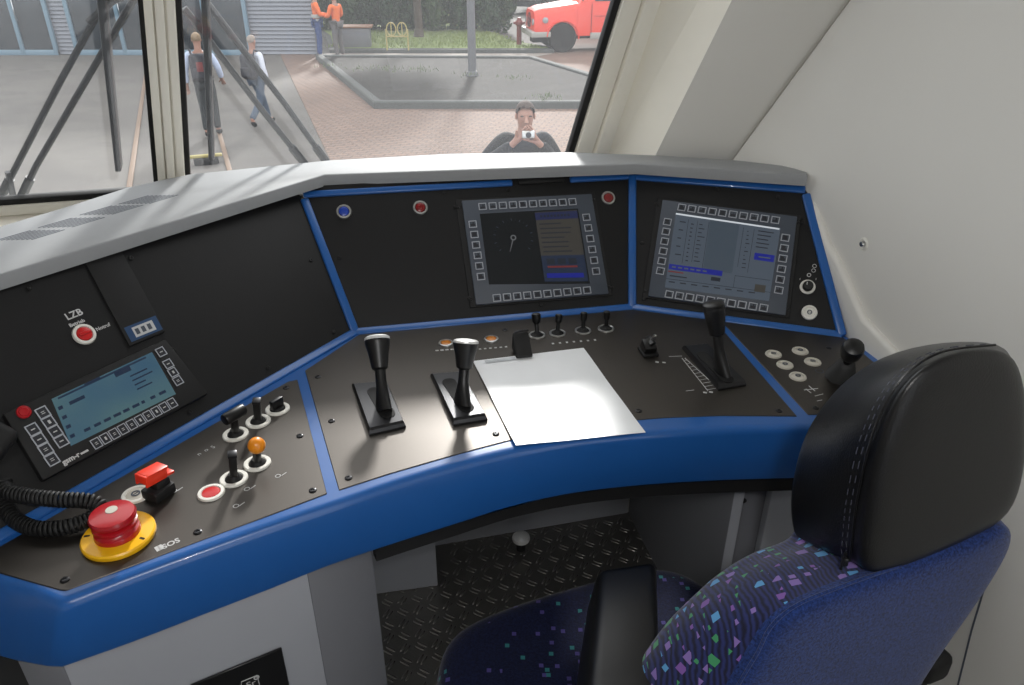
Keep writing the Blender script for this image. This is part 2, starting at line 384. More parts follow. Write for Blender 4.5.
# ---- pedestals below
def wallpanel(name, pts, z0, z1, m, th=.02, par=None, label=None):
    b = B(); lo, hi = [], []
    for p, q in zip(pts[:-1], pts[1:]):
        d = (q - p); d.z = 0; d.normalize(); n = V((-d.y, d.x, 0)) * th
        b.hexa([V((p.x, p.y, z0)), V((q.x, q.y, z0)), V((q.x + n.x, q.y + n.y, z0)), V((p.x + n.x, p.y + n.y, z0))], [V((p.x, p.y, z1)), V((q.x, q.y, z1)), V((q.x + n.x, q.y + n.y, z1)), V((p.x + n.x, p.y + n.y, z1))], K[m], .002, 2)
    return b.build(name, par or desk, smooth=30)
def pz(px, py): return at(px, py, ZB)
A0, A1, A2, A3 = at(9, 664, ZB), at(56, 670, ZB), at(305, 578.5, ZB), at(365, 552.5, ZB)
ins = V((0, .012, 0))
wallpanel('pedestal_panel', [A0 + ins, A1 + ins], 0, ZB, 'ped_shade')
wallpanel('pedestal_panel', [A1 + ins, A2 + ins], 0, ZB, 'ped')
wallpanel('pedestal_panel', [A2 + ins, A3 + ins + V((0, .03, 0))], 0, ZB, 'ped_shade')
# black display let into the left pedestal
dd = (A2 - A1).normalized(); PF = Fr(A1 + ins, dd, V((0, 0, 1)))
tr_, tl_ = PF.p(281, 646.5, .001), PF.p(190, 684, .001)
b = B(); dn = V((0, 0, -.16)); b.prism([tl_, tl_ + dn, tr_ + dn, tr_], PF.n, .004, K['black'], .001, 1)
sd = b.build('pedestal_display', desk)
b = B(); M = PF.mp(249, 680, 0, .0056)
for a_ in range(2):
    s0 = .013 + a_ * .0; 
q = [PF.mp(249, 681, 0, .0056) @ V(c) for c in ((-.018, -.008, 0), (.018, -.008, 0), (.012, .008, 0), (-.012, .008, 0))]
b.tube([PF.mp(251, 682, 0, .0056) @ V(c) for c in ((-.016, -.012, 0), (-.012, .008, 0), (.010, .008, 0), (.010, -.012, 0))], .0007, K['print'], 6)
b.text('Sr', .016, PF.mp(251, 684, 0, .0056), K['print'])
b.ring(.0025, .0042, 0, .0006, PF.mp(256.5, 677.5, 0, .0052), K['print'], 12); b.text('R', .005, PF.mp(256.5, 677.5, 0, .0062), K['print'])
b.build('emblem', sd)
# footwell: small box, back wall, right pedestal
bx0, bx1 = at(360, 596.5, ZP), at(438, 586, ZP)
e = (bx1 - bx0).normalized(); nb = V((-e.y, e.x, 0))
b = B(); b.hexa([bx0, bx1, bx1 + nb * .2, bx0 + nb * .2], [p + V((0, 0, ZB - ZP)) for p in (bx0, bx1, bx1 + nb * .2, bx0 + nb * .2)], K['ped'], .003); b.build('cable_box', desk)
w0, w1 = at(400, 552, ZP), at(628, 513, ZP); wd = (w1 - w0).normalized(); w0 = w0 - wd * .4
wallpanel('footwell_back', [w0, w1], ZP, ZB, 'ped')
n0 = V((w1.x, w1.y, 0)); n1 = at(655, 570, ZP); dirw = (n1 - w1); dirw.z = 0; n2 = V((.408, 1.08, 0))
wallpanel('pedestal_panel', [w1, n2], ZP, ZB, 'ped_shade')
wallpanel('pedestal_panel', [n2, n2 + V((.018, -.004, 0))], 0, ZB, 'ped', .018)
sp = wallpanel('pedestal_panel', [n2 + V((.018, .03, 0)), n2 + V((.08, .022, 0))], 0, ZB, 'ped_shade')
wallpanel('pedestal_panel', [n2 + V((.066, -.006, 0)), n2 + V((.30, .02, 0))], 0, ZB, 'ped')
FS = Fr(n2 + V((.018, .03, 0)), V((1, -.13, 0)), V((0, 0, 1)))
for q in ((745.5, 487), (743.5, 500.5)): screw(FS, *q, sp, .006)
# ---- chequer plate footrest
fp = [w0 + wd * .2 + V((0, .012, -ZP)), V((w1.x + .01, w1.y + .01, 0)), V((.40, 1.07, 0)), V((.40, .95, 0)), V((-.26, .95, 0)), V((-.40, 1.10, 0))]
foot = thing('footrest_platform', 'dark chequer plate footrest platform under the driving desk', 'footrest', T(0, 1.1, 0))
b = B(); b.prism([V((p.x, p.y, .0)) for p in fp], V((0, 0, 1)), ZP, K['chequer'], .003, 1); b.build('platform', foot, smooth=30)
b = B()
th0 = math.radians(10)
for i in range(-16, 24):
    for j in range(-22, 22):
        c = Mx.Rotation(th0, 4, 'Z') @ V((i * .034, 1.1 + j * .034, ZP))
        if not (-.33 < c.x < .40 and .96 < c.y < 1.53): continue
        if c.x < -.17 and c.y > 1.36: continue
        a_ = th0 + (math.radians(-38) if (i + j) % 2 else math.radians(52))
        for o_ in (-.0048, .0048):
            M = T(c) @ Mx.Rotation(a_, 4, 'Z') @ T(0, o_, 0)
            t = bmesh.new(); bmesh.ops.create_uvsphere(t, u_segments=8, v_segments=5, radius=1)
            for v in t.verts: v.co = V((v.co.x * .0135, v.co.y * .0031, v.co.z * .0026))
            b.addbm(t, K['chequer'], M)
b.build('raised_tread', foot, kind='stuff', smooth=180)
# silver knob on the plate
kb = at(521, 549, ZP + .002); knob = thing('foot_knob', 'brushed steel mushroom knob on the chequer plate footrest', 'knob', T(kb))
b = B(); b.lathe([(.011, 0), (.011, .018), (.008, .02), (.008, .03)], T(kb), K['blackmatt'], 18); b.build('stem', knob)
b = B(); b.lathe([(.012, .03), (.021, .031), (.0225, .036), (.021, .042), (.012, .046), (.003, .047)], T(kb), K['silver'], 24); b.build('cap', knob)
# ================================================================ monitors
def key(par, fr, p, w, h, ang, rnd, glyph=True, outline='keyline'):
    M = fr.m(p, ang); b = B(); t = w * .11
    b.box(w, h, .0016, M, K['keydark'], .0004, 1)
    z = .0011
    for (x0, y0, x1, y1) in ((-w / 2, -h / 2, w / 2, -h / 2 + t), (-w / 2, h / 2 - t, w / 2, h / 2), (-w / 2, -h / 2, -w / 2 + t, h / 2), (w / 2 - t, -h / 2, w / 2, h / 2)):
        b.quad([M @ V((x0, y0, z)), M @ V((x1, y0, z)), M @ V((x1, y1, z)), M @ V((x0, y1, z))], K[outline])
    z = .0010
    def blob(x0, y0, x1, y1, m):
        b.quad([M @ V((x0 * w, y0 * h, z)), M @ V((x1 * w, y0 * h, z)), M @ V((x1 * w, y1 * h, z)), M @ V((x0 * w, y1 * h, z))], K[m])
    if glyph == 'a':       # screen softkey: slate square with a small dark step sign
        blob(-.36, -.36, .36, .36, 'bezel'); z = .0012
        blob(-.28, -.28, .28, rnd.uniform(-.05, .1), 'keydark'); blob(-.28 if rnd.random() < .5 else 0, 0, rnd.uniform(.05, .28), .3, 'keydark')
    elif glyph == 'b':
        k_ = rnd.choice((0, 1, 2)); z = .0012
        if k_ == 0: blob(-.18, -.05, .18, .05, 'print')
        elif k_ == 1: blob(-.08, -.16, .14, .16, 'print')
        else: blob(-.16, .04, .16, .10, 'print'); blob(-.16, -.12, .16, -.06, 'print')
    return b.build('key', par, smooth=0)
rnd = random.Random(3)
def sq(b, quad, u0, v0, u1, v1, m, lift):
    b.quad([bil(quad, u0, v1) + lift, bil(quad, u1, v1) + lift, bil(quad, u1, v0) + lift, bil(quad, u0, v0) + lift], m)
E_ = dict(bg=scr('screen black', (14, 17, 20), .8), tan=scr('screen taupe', (60, 58, 54), .8), hdr=scr('screen navy header', (34, 40, 74), .8), grey=scr('screen grey', (72, 81, 92), .85), grey2=scr('screen darker grey', (60, 70, 80), .9), blue=scr('screen blue bar', (24, 32, 122), .9), txt=scr('screen dark text', (34, 38, 46), .8), lite=scr('screen pale line', (190, 196, 202), 1), needle=scr('screen gauge grey', (92, 94, 96), .9), redt=scr('screen red text', (104, 44, 44), .8), steel=scr('screen steel blue', (34, 44, 64), .8))
def monitor(name, label, fr, box, keys, screen, paint):
    Q = [fr.p(*q) for q in box]; c = sum(Q, V()) / 4
    mo = thing(name, label, 'monitor', fr.m(c), 'softkey monitors in the desk panels')
    b = B(); b.prism([p - fr.n * .006 for p in Q[::-1]], fr.n, .012, K['bezel'], .0015, 2); b.build('bezel', mo)
    out = [bil(Q, *uv) for uv in ((-.045, -.02), (1.03, -.02), (1.03, 1.02), (-.045, 1.02))]
    b = B(); b.prism([p - fr.n * .004 for p in out[::-1]], fr.n, .006, K['blackmatt'], .001, 1); b.build('housing', mo)
    S = [fr.p(*q, .0062) for q in screen]; lf = fr.n
    b = B(); b.quad(S[::-1], E_['bg'])
    paint(b, S, lf); b.build('screen', mo, smooth=0, recalc=False)
    for (p0, p1, n) in keys:
        a_, z_ = fr.p(*p0, .006), fr.p(*p1, .006); d = z_ - a_; 
        for k in range(n): key(mo, fr, lerp(a_, z_, k / (n - 1)), .0165, .0155, keyang, rnd, 'a')
    for uv in ((-.03, .06), (1.015, .05), (-.03, .95), (1.015, .93)): screw(fr, *_px(bil(Q, *uv)), mo, .003, 'satin')
    return mo
def _px(P):
    d = P - CAMP; Y = d.y * CP - d.z * SP; U = d.y * SP + d.z * CP
    return 512 + FPX * d.x / Y, 342.5 - FPX * U / Y
def paint_c(b, S, n):
    r = random.Random(1)
    sq(b, S, .545, .0, 1, 1, E_['bg'], n * .0002)
    sq(b, S, .55, .02, .985, .62, E_['tan'], n * .0004); sq(b, S, .55, .03, .985, .13, E_['hdr'], n * .0006)
    for k in range(7): sq(b, S, .58, .18 + k * .063, .60 + r.uniform(.18, .32), .195 + k * .063, E_['txt'], n * .0007)
    for k in range(9): sq(b, S, .60 + k * .035, .065, .622 + k * .035, .095, E_['txt'], n * .0008)
    sq(b, S, .55, .62, .985, .97, E_['steel'], n * .0005)
    for k in range(3): sq(b, S, .60 + k * .11, .66, .68 + k * .11, .74, E_['txt'], n * .0007)
    sq(b, S, .60, .76, .90, .785, E_['redt'], n * .0007)
    sq(b, S, .58, .86, .95, .92, E_['blue'], n * .0007)
    # round speed gauge with its needle and tick marks
    c = bil(S, .30, .36) + n * .0008; ux = (S[1] - S[0]).normalized(); vx = n.cross(ux)
    for k in range(24):
        a_, z_ = 2 * PI * k / 24, 2 * PI * (k + 1) / 24
        b.quad([c + (ux * math.cos(t) + vx * math.sin(t)) * r_ for t, r_ in ((a_, .0062), (z_, .0062), (z_, .0035), (a_, .0035))][::-1], E_['needle'])
    dn = (vx * -1 - ux * .35).normalized(); sd = dn.cross(n)
    b.quad([c + dn * .006 + sd * .0013, c + dn * .032 + sd * .0006, c + dn * .032 - sd * .0006, c + dn * .006 - sd * .0013], E_['needle'])
    for k in range(21):
        a_ = math.radians(-130 + k * 13); d = vx * math.cos(a_) + ux * math.sin(a_); s_ = d.cross(n)
        b.quad([c + d * .037 + s_ * .0007, c + d * .042 + s_ * .0007, c + d * .042 - s_ * .0007, c + d * .037 - s_ * .0007], E_['grey2'] if k % 2 == 0 else E_['txt'])
def paint_r(b, S, n):
    r = random.Random(2)
    sq(b, S, 0, 0, 1, 1, E_['grey'], n * .0002)
    sq(b, S, 0, 0, .99, .022, E_['lite'], n * .0006)
    sq(b, S, .34, .03, .62, .70, E_['grey2'], n * .0003)
    for x, h in ((.13, .66), (.22, .62), (.33, .70), (.66, .6), (.76, .66)): sq(b, S, x, .06, x + .004, h, E_['txt'], n * .0005)
    for k in range(10):
        y = .1 + k * .055
        if k % 2 == 0: sq(b, S, .05, y, .05 + r.uniform(.02, .06), y + .014, E_['txt'], n * .0006)
        sq(b, S, .16, y + .01, .16 + r.uniform(.01, .03), y + .024, E_['txt'], n * .0006); sq(b, S, .24, y, .26 + r.uniform(.01, .05), y + .012, E_['txt'], n * .0006)
        sq(b, S, .70, y, .70 + r.uniform(.01, .04), y + .012, E_['txt'], n * .0006)
        if k < 5: sq(b, S, .80, y - .03, .82 + r.uniform(.05, .14), y - .016, E_['txt'], n * .0006)
    sq(b, S, .01, .685, .53, .755, E_['blue'], n * .0008)
    for k in range(6): sq(b, S, .04 + k * .06, .71, .08 + k * .06, .73, E_['grey'], n * .001)
    sq(b, S, .80, .38, .985, .475, E_['blue'], n * .0008); sq(b, S, .84, .42, .95, .438, E_['grey'], n * .001)
    sq(b, S, .01, .775, .16, .79, E_['redt'], n * .0007); sq(b, S, .03, .83, .2, .845, E_['txt'], n * .0007)
    sq(b, S, .43, .78, .52, .83, E_['txt'], n * .0006); sq(b, S, 0, .88, 1, .886, E_['txt'], n * .0006)
    for k in range(8): sq(b, S, .03 + k * .11, .91, .09 + k * .11, .925, E_['txt'], n * .0006)
    sq(b, S, .85, .80, .95, .90, E_['lite'] if 0 else E_['tan'], n * .0007); sq(b, S, .65, .72, .654, .88, E_['txt'], n * .0006); sq(b, S, .65, .72, .98, .726, E_['txt'], n * .0006)
keyang = 0
monitor('driver_monitor', 'slate framed monitor in the centre panel with a dark speed dial screen', PC, [(461.5, 201.5), (591, 194.7), (608, 294.4), (475.8, 305.6)],
        [((482.5, 206.6), (572.4, 201.9), 10), ((472.7, 224.3), (480.9, 276.6), 6), ((586.3, 217.4), (595.9, 271.3), 6), ((496.8, 298), (587, 290.3), 10)],
        [(479.8, 213.7), (578, 208.6), (590, 283.5), (489, 284.5)], paint_c)
keyang = math.radians(-3)
monitor('driver_monitor', 'slate framed monitor in the right panel with a lit grey timetable screen', PR, [(662.7, 200.6), (797, 217.4), (785.3, 316), (648.2, 296.8)],
        [((681.8, 207.6), (775.3, 220.2), 10), ((667.4, 222), (660.4, 271), 6), ((785.3, 237.9), (778.8, 290.2), 6), ((669.2, 294.4), (763.6, 308), 10)],
        [(676, 213), (780.6, 228.5), (769, 301), (664.8, 287.5)], paint_r)
# ---- train radio terminal on the left panel
Q = [PL.p(1, 416), PL.p(163, 341.5), PL.p(206, 395.5), PL.p(41, 483)]
rad = thing('radio_terminal', 'black train radio terminal with a lit blue green screen and white framed keys', 'radio', PL.m(sum(Q, V()) / 4))
b = B(); b.prism([p - PL.n * .004 for p in Q[::-1]], PL.n, .016, K['blackmatt'], .003, 2); b.build('housing', rad)
HR = .0122
pr_ = lambda q: PL.p(*q, HR)
S = [pr_(q) for q in ((51.4, 399), (152, 352), (176, 394), (71, 446))]
LS = Fr(S[0], PL.u, PL.v)
def lcd():
    m = scr('radio screen glow', (78, 116, 136), .9); nt = m.node_tree; p = nt.nodes['Principled BSDF']; tc = [n for n in nt.nodes if n.type == 'TEX_COORD'][0]
    cr = nt.nodes.new('ShaderNodeValToRGB'); n = nt.nodes.new('ShaderNodeTexNoise'); n.inputs['Scale'].default_value = 6; nt.links.new(tc.outputs['Object'], n.inputs[0])
    e = cr.color_ramp.elements; e[0].position = .3; e[0].color = rgb(48, 80, 106); e[1].position = .7; e[1].color = rgb(84, 112, 108)
    nt.links.new(n.outputs[0], cr.inputs[0]); nt.links.new(cr.outputs[0], p.inputs['Emission Color']); return m
E_['lcd'] = lcd(); E_['lcdt'] = scr('radio screen text', (30, 44, 66), .8)
b = B(); b.quad(S[::-1], E_['lcd']); r = random.Random(5)
for y, x0, x1 in ((.03, .05, .92), (.0, .3, .45)):
    sq(b, S, x0, y, x1, y + .035, E_['lcdt'], PL.n * .0004)
sq(b, S, .58, .05, .74, .16, E_['lcdt'], PL.n * .0005)
for k in range(4): sq(b, S, .02, .2 + k * .2, .06, .27 + k * .2, E_['lcdt'], PL.n * .0005)
sq(b, S, .12, .2, .26, .27, E_['lcdt'], PL.n * .0005)
for k in range(9): sq(b, S, .14 + k * .09, .82, .14 + k * .09 + r.uniform(.03, .07), .88, E_['lcdt'], PL.n * .0005)
for k in range(4): sq(b, S, .7, .25 + k * .1, .72 + r.uniform(.08, .2), .28 + k * .1, E_['lcdt'], PL.n * .0005)
b.build('screen', rad, smooth=0, recalc=False)
def keyrow(p0, p1, n, w=.0155, h=.0165):
    a_, z_ = pr_(p0), pr_(p1)
    for k in range(n): key(rad, PL, lerp(a_, z_, k / max(1, n - 1)), w, h, 0, rnd, 'b')
keyrow((96.3, 443.4), (172, 403.3), 10, .0125, .0155); keyrow((42.7, 412.7), (61.3, 441.2), 4); keyrow((32.8, 429.6), (52, 459.6), 4); keyrow((168, 364), (177.8, 380.8), 3, .014, .0145); keyrow((161, 352), (161, 352), 1, .014, .015)
M = PL.mp(23.6, 412.3, 0, HR); b = B(); b.lathe([(.0092, 0), (.0092, .002), (.0084, .003), (.0066, .0026), (.006, .004), (.003, .0045), (.001, .0045)], M, K['darkred'], 24); b.build('emergency_key', rad)
b = B(); b.text('gsm-r', .0105, PL.mp(71, 458.5, 0, HR + .0004), K['print'], bold=.0004); b.box(.011, .0028, .0004, PL.mp(84.5, 452, 0, HR), K['print'])
b.build('lettering', rad, smooth=0, recalc=False)
for q in ((14, 425), (38, 464), (172, 349), (193, 382)): screw(PL, *_px(PL.p(*q, HR)), rad, .003, 'satin')
# ---- flat module with a label strip
Q = [PL.p(*q) for q in ((84, 263), (121, 252), (165, 332), (129, 347))]
mod = thing('slide_in_module', 'flat dark slide in module with a blue label strip on the left panel', 'module', PL.m(sum(Q, V()) / 4))
b = B(); b.prism([p - PL.n * .003 for p in Q[::-1]], PL.n, .007, K['blackmatt'], .0015, 2); b.build('cover', mod)
E_['teal'] = mat('dark blue label', (34, 66, 104), .4)
b = B(); sq(b, Q, .08, .80, .95, .97, E_['teal'], PL.n * .0046); sq(b, Q, .24, .83, .80, .945, K['print'], PL.n * .0050)
for k in range(3): sq(b, Q, .29 + k * .165, .855, .39 + k * .165, .92, K['bezel'], PL.n * .0054)
b.build('label_strip', mod, smooth=0, recalc=False)
# ================================================================ push buttons and switches
def button(fr, px, py, r, lens, label, group, ang=0, ring='steel', glyph=None, dome=.0035, name='push_button', slot=False):
    M = fr.mp(px, py, ang); t = thing(name, label, 'button', M, group)
    b = B(); b.lathe([(r * 1.0, -.001), (r * 1.0, .002), (r * .94, .0042), (r * .72, .0046), (r * .68, .003), (r * .68, -.001)], M, K[ring], 30, cap=False); b.build('ring', t)
    b = B(); q = r * .67
    b.lathe([(q, -.001), (q, .003), (q * .92, .003 + dome * .6), (q * .5, .003 + dome), (q * .05, .003 + dome * 1.05)], M, K[lens], 26); b.build('cap', t)
    if slot:
        b = B(); b.box(q * 1.7, q * .5, .007, M @ T(0, 0, .006), K[lens], .002); b.build('grip', t)
    if glyph:
        b = B(); glyph(b, M @ T(0, 0, .0036 + dome), q); b.build('symbol', t, smooth=0)
    return t
button(PC, 344, 212, .0155, 'bluelens', 'blue lens push button in a steel ring on the centre panel', 'panel lamps', ring='steel')
button(PC, 420.3, 208, .0155, 'redlens', 'red lens push button left of the centre monitor', 'panel lamps')
button(PC, 608, 198.3, .0155, 'redlens', 'red lens push button at the top right of the centre monitor', 'panel lamps')
button(PL, 84, 334.5, .0165, 'red', 'red rotary button in a white ring marked LZB', None, ring='white', slot=True)
b = B(); b.text('LZB', .015, PL.mp(74, 314.5, 0, .0006), K['print'], bold=.0003); b.text('Betrieb', .008, PL.mp(77, 323, 0, .0006), K['print'], bold=.0002); b.text('Notruf', .008, PL.mp(103, 327, 0, .0006), K['print'], bold=.0002)
b.build('printed_legend', desk, smooth=0, recalc=False)
for q, s_ in (((446, 344.3), 'left'), ((491.3, 340.3), 'right')):
    button(DESK, *q, .0145, 'orangelens', 'amber push button, %s one of the pair behind the silver capped levers' % s_, 'amber desk buttons', AC, 'steel', dome=.002)
def gl_bars(b, M, q):
    for k in range(3): b.box(q * .9, q * .12, .0004, M @ T(0, (k - 1) * q * .3, 0), K['bezel'])
def gl_ring(b, M, q): b.ring(q * .3, q * .48, 0, .0005, M, K['bezel'], 18); b.box(q * .9, q * .1, .0004, M, K['bezel'])
wl = ['left white button of the five on the right desk plate', 'rearmost white button of the five on the right desk plate', 'middle white button of the five on the right desk plate', 'right white button of the five on the right desk plate', 'front white button of the five, nearest the seat']
for q, l_, g in zip(((773.3, 355.3), (800, 352), (784.7, 366), (812.5, 363), (797.6, 377.7)), wl, (gl_bars, gl_ring, gl_ring, gl_bars, gl_ring)):
    button(DESK, *q, .0150, 'offwhite', l_, 'white round desk buttons', AR, 'offwhite', g, .0012)
button(PR, 809.3, 312.7, .0150, 'white', 'white round button at the lower right of the grey screen monitor', None, 0, 'white', gl_ring, .001)
def knob_(fr, px, py, label):
    M = fr.mp(px, py); t = thing('rotary_switch', label, 'switch', M)
    b = B(); b.ring(.0098, .0148, 0, .003, M, K['white']); b.build('ring', t)
    b = B(); b.lathe([(.0098, 0), (.0098, .012), (.0086, .014), (.002, .0145)], M, K['black'], 26); b.build('grip', t)
    b = B(); b.box(.0014, .006, .0004, M @ T(-.003, .003, .0146), K['print']); b.build('pointer', t)
knob_(PR, 807.5, 287, 'black rotary knob in a white ring on the right panel')
b = B()
b.ring(.0026, .0042, 0, .0005, PR.mp(809, 275, 0, .0002), K['print'], 14)
for x, y in ((800, 279), (816, 279)): b.box(.001, .004, .0004, PR.mp(x, y, 0, .0002), K['print'])
b.ring(.003, .0042, 0, .0005, PR.mp(813.5, 270.5, 0, .0002), K['print'], 14); b.ring(.003, .0042, 0, .0005, PR.mp(814.5, 266, 0, .0002), K['print'], 14)
b.build('printed_legend', desk, smooth=0)
# four small toggle switches at the back edge
tl = ['black toggle switch behind the paper clip, tallest of the row of four', 'second toggle switch from the paper clip in the row of four', 'third toggle switch from the paper clip in the row of four', 'rightmost of the four toggle switches at the desk back edge']
for k, (rp, tp_, l_) in enumerate(zip(((537, 335.5), (557.5, 333.6), (583, 331), (606, 329)), ((536, 313), (559, 314), (584, 312), (607, 311)), tl)):
    M = DESK.mp(*rp, AC, .0012); t = thing('toggle_switch', l_, 'switch', M, 'toggle switches at the back edge')
    b = B(); b.ring(.0125, .0162, 0, .003, M, K['steel']); b.build('ring', t)
    p0 = DESK.p(*rp) ; top = at(tp_[0], tp_[1], ZD + (.042 if k == 0 else .036))
    b = B(); b.lathe([(.0120, 0), (.0118, .002), (.008, .004), (.006, .007)], M, K['blackmatt'], 18); b.build('boot', t)
    b = B(); w = 1.25 if k == 0 else 1
    b.tube([p0 + V((0, 0, .004)), lerp(p0, top, .5), lerp(p0, top, .62), lerp(p0, top, .95), top], [.004, .004, .0065 * w, .0072 * w, .005 * w], K['black'], 12); b.build('lever', t)
b = B()
for k in range(7): b.box(.004, .005, .0003, DESK.mp(553 + k * 7, 343.5 - k * .6, AC, .0014), K['print'])
for k in range(4): b.box(.006, .004, .0003, DESK.mp(437 + k * 5, 350.5 - k * .4, AC, .0014), K['print'])
for k in range(6): b.box(.0045, .004, .0003, DESK.mp(480 + k * 5.2, 349 - k * .45, AC, .0014), K['print'])
b.build('printed_legend', P_MID, smooth=0)
# ---- left plate switches
def desk_switch(ring_px, name, label, kind, top=None, h=.05):
    M = DESK.mp(*ring_px, AL, .0012); t = thing(name, label, 'switch', M, 'switches on the left desk plate')
    b = B(); b.ring(.0125, .0195, 0, .0035, M, K['white'], 32); b.build('ring', t)
    p0 = M.translation.copy()
    if top: tpnt = at(*top, ZD + h)
    if kind == 'knob':
        b = B(); b.lathe([(.0122, 0), (.0122, .004), (.011, .006)], M, K['blackmatt'], 20); b.box(.023, .009, .018, M @ T(0, 0, .012), K['black'], .002); b.build('grip', t); return t
    b = B(); b.lathe([(.0122, 0), (.0118, .003), (.009, .006), (.007, .010)], M, K['blackmatt'], 20); b.build('boot', t)
    ax = (tpnt - p0).normalized(); R = ax.to_track_quat('Z', 'Y').to_matrix().to_4x4(); L_ = (tpnt - p0).length; Z = T(p0) @ R @ Mx.Rotation(AL, 4, 'Z')
    b = B()
    if kind == 'square':
        b.box(.011, .011, L_ - .004, Z @ T(0, 0, L_ / 2 + .002), K['black'], .0015); b.build('lever', t)
        b = B(); b.box(.0125, .0125, .005, Z @ T(0, 0, L_), K['satin'], .001); b.build('cap', t)
    elif kind == 'tee':
        b.tube([p0, p0 + ax * (L_ - .004)], .0062, K['black'], 12); b.build('lever', t)
        b = B(); b.tube([tpnt + V((math.cos(AL), math.sin(AL), 0)) * q for q in (-.019, -.018, -.016, .016, .018, .019)], [.006, .0085, .0095, .0095, .0085, .006], K['black'], 16); b.build('handle', t)
    elif kind == 'ball':
        b.tube([p0, p0 + ax * L_], .0062, K['black'], 12); b.build('lever', t)
        b = B(); b.sphere(tpnt, .0125, K['orange'], seg=24); b.build('ball', t)
    return t
desk_switch((235.7, 435), 'tee_switch', 'black switch with a tee handle on the left desk plate', 'tee', (234, 414.5), .045)
desk_switch((258.3, 422), 'paddle_switch', 'black square topped switch beside the small rotary switch, further back', 'square', (256.5, 401), .046)
desk_switch((277.7, 409.6), 'rotary_switch', 'small black rotary switch in a white ring by the blue divider strip', 'knob')
desk_switch((257.4, 464), 'ball_switch', 'switch with an orange ball top on the left desk plate', 'ball', (256.6, 445.5), .040)
desk_switch((234, 479.5), 'paddle_switch', 'black square topped switch beside the red desk button, nearer the front', 'square', (232.2, 454.5), .050)
button(DESK, 211.4, 494, .0185, 'red', 'red push button in a white ring on the left desk plate', None, AL, 'white', dome=.002)
button(DESK, 136.5, 495.8, .0195, 'offwhite', 'white ringed round button between the emergency stop and the red switch guard', None, AL, 'white', gl_ring, .001)
# red flip guard
M = DESK.mp(160, 495, AL + .1, .0012); t = thing('guarded_switch', 'orange red flip guard over a black switch on the left desk plate', 'switch', M)
b = B(); b.box(.034, .030, .016, M @ T(0, 0, .008), K['blackmatt'], .003); b.box(.022, .02, .014, M @ T(.004, 0, .020), K['blackmatt'], .003); b.build('switch_body', t)
b = B(); G = M @ T(0, .002, .036) @ Mx.Rotation(math.radians(8), 4, 'Y')
b.box(.034, .022, .004, G @ T(0, 0, .006), K['guard'], .0015)
for s_ in (-1, 1): b.box(.034, .003, .016, G @ T(-.003, s_ * .0095, -.001), K['guard'], .001)
b.box(.004, .018, .012, G @ T(-.018, 0, .001), K['guard'], .001); b.box(.012, .016, .004, G @ T(.022, 0, -.008), K['guard'], .001)
b.build('flip_guard', t)
b = B()
for q, s_ in (((213, 447), 'S'), ((206, 450), 'o'), ((199, 454), 'n')): b.text(s_, .011, DESK.mp(*q, AL, .0015), K['print'])
for q in ((278, 476), (247, 489), (236, 506), (174, 491)): b.ring(.003, .0042, 0, .0003, DESK.mp(*q, AL, .0014), K['print'], 12); b.box(.009, .0012, .0003, DESK.mp(q[0] + 6, q[1] - 2, AL, .0014), K['print'])
for k in range(2): b.box(.005, .010, .0003, DESK.mp(157.5 + k * 3.2, 548.7 - k * 1.5, AL - .25, .0014), K['print'])
b.text('SOS', .0125, DESK.mp(171, 543.5, AL - .3, .0015), K['print'], bold=.0003)
b.build('printed_legend', P_LEFT, smooth=0)
# emergency stop
M = DESK.mp(119.5, 537.5, AL, .001); t = thing('emergency_stop', 'big red emergency stop mushroom on a yellow disc at the left front', 'emergency button', M)
b = B(); b.lathe([(.0435, 0), (.0445, .002), (.0443, .006), (.0425, .008), (.029, .0088)], M, K['yellow'], 48); b.build('disc', t)
b = B(); b.lathe([(r_, .008 + (z_ - .008) * .74) for r_, z_ in ((.0275, .008), (.0278, .012), (.0268, .018), (.0235, .021), (.0225, .023), (.0245, .025), (.0272, .028), (.0270, .033), (.0225, .0365), (.0235, .0395), (.0275, .041), (.0282, .046), (.0262, .0515), (.018, .0535), (.004, .054))], M, K['darkred'], 48); b.build('mushroom', t)
b = B(); b.lathe([(.0075, .0410), (.0072, .0428), (.001, .0430)], M @ T(.003, .004, 0), K['offwhite'], 18); b.build('top_glint', t)  # white disc modelled in place of the highlight on the mushroom top
for a_ in (2.3, -1.3): b = B(); b.box(.007, .003, .0006, M @ Mx.Rotation(a_, 4, 'Z') @ T(.037, 0, .0083), K['slot']); b.build('mark', t)
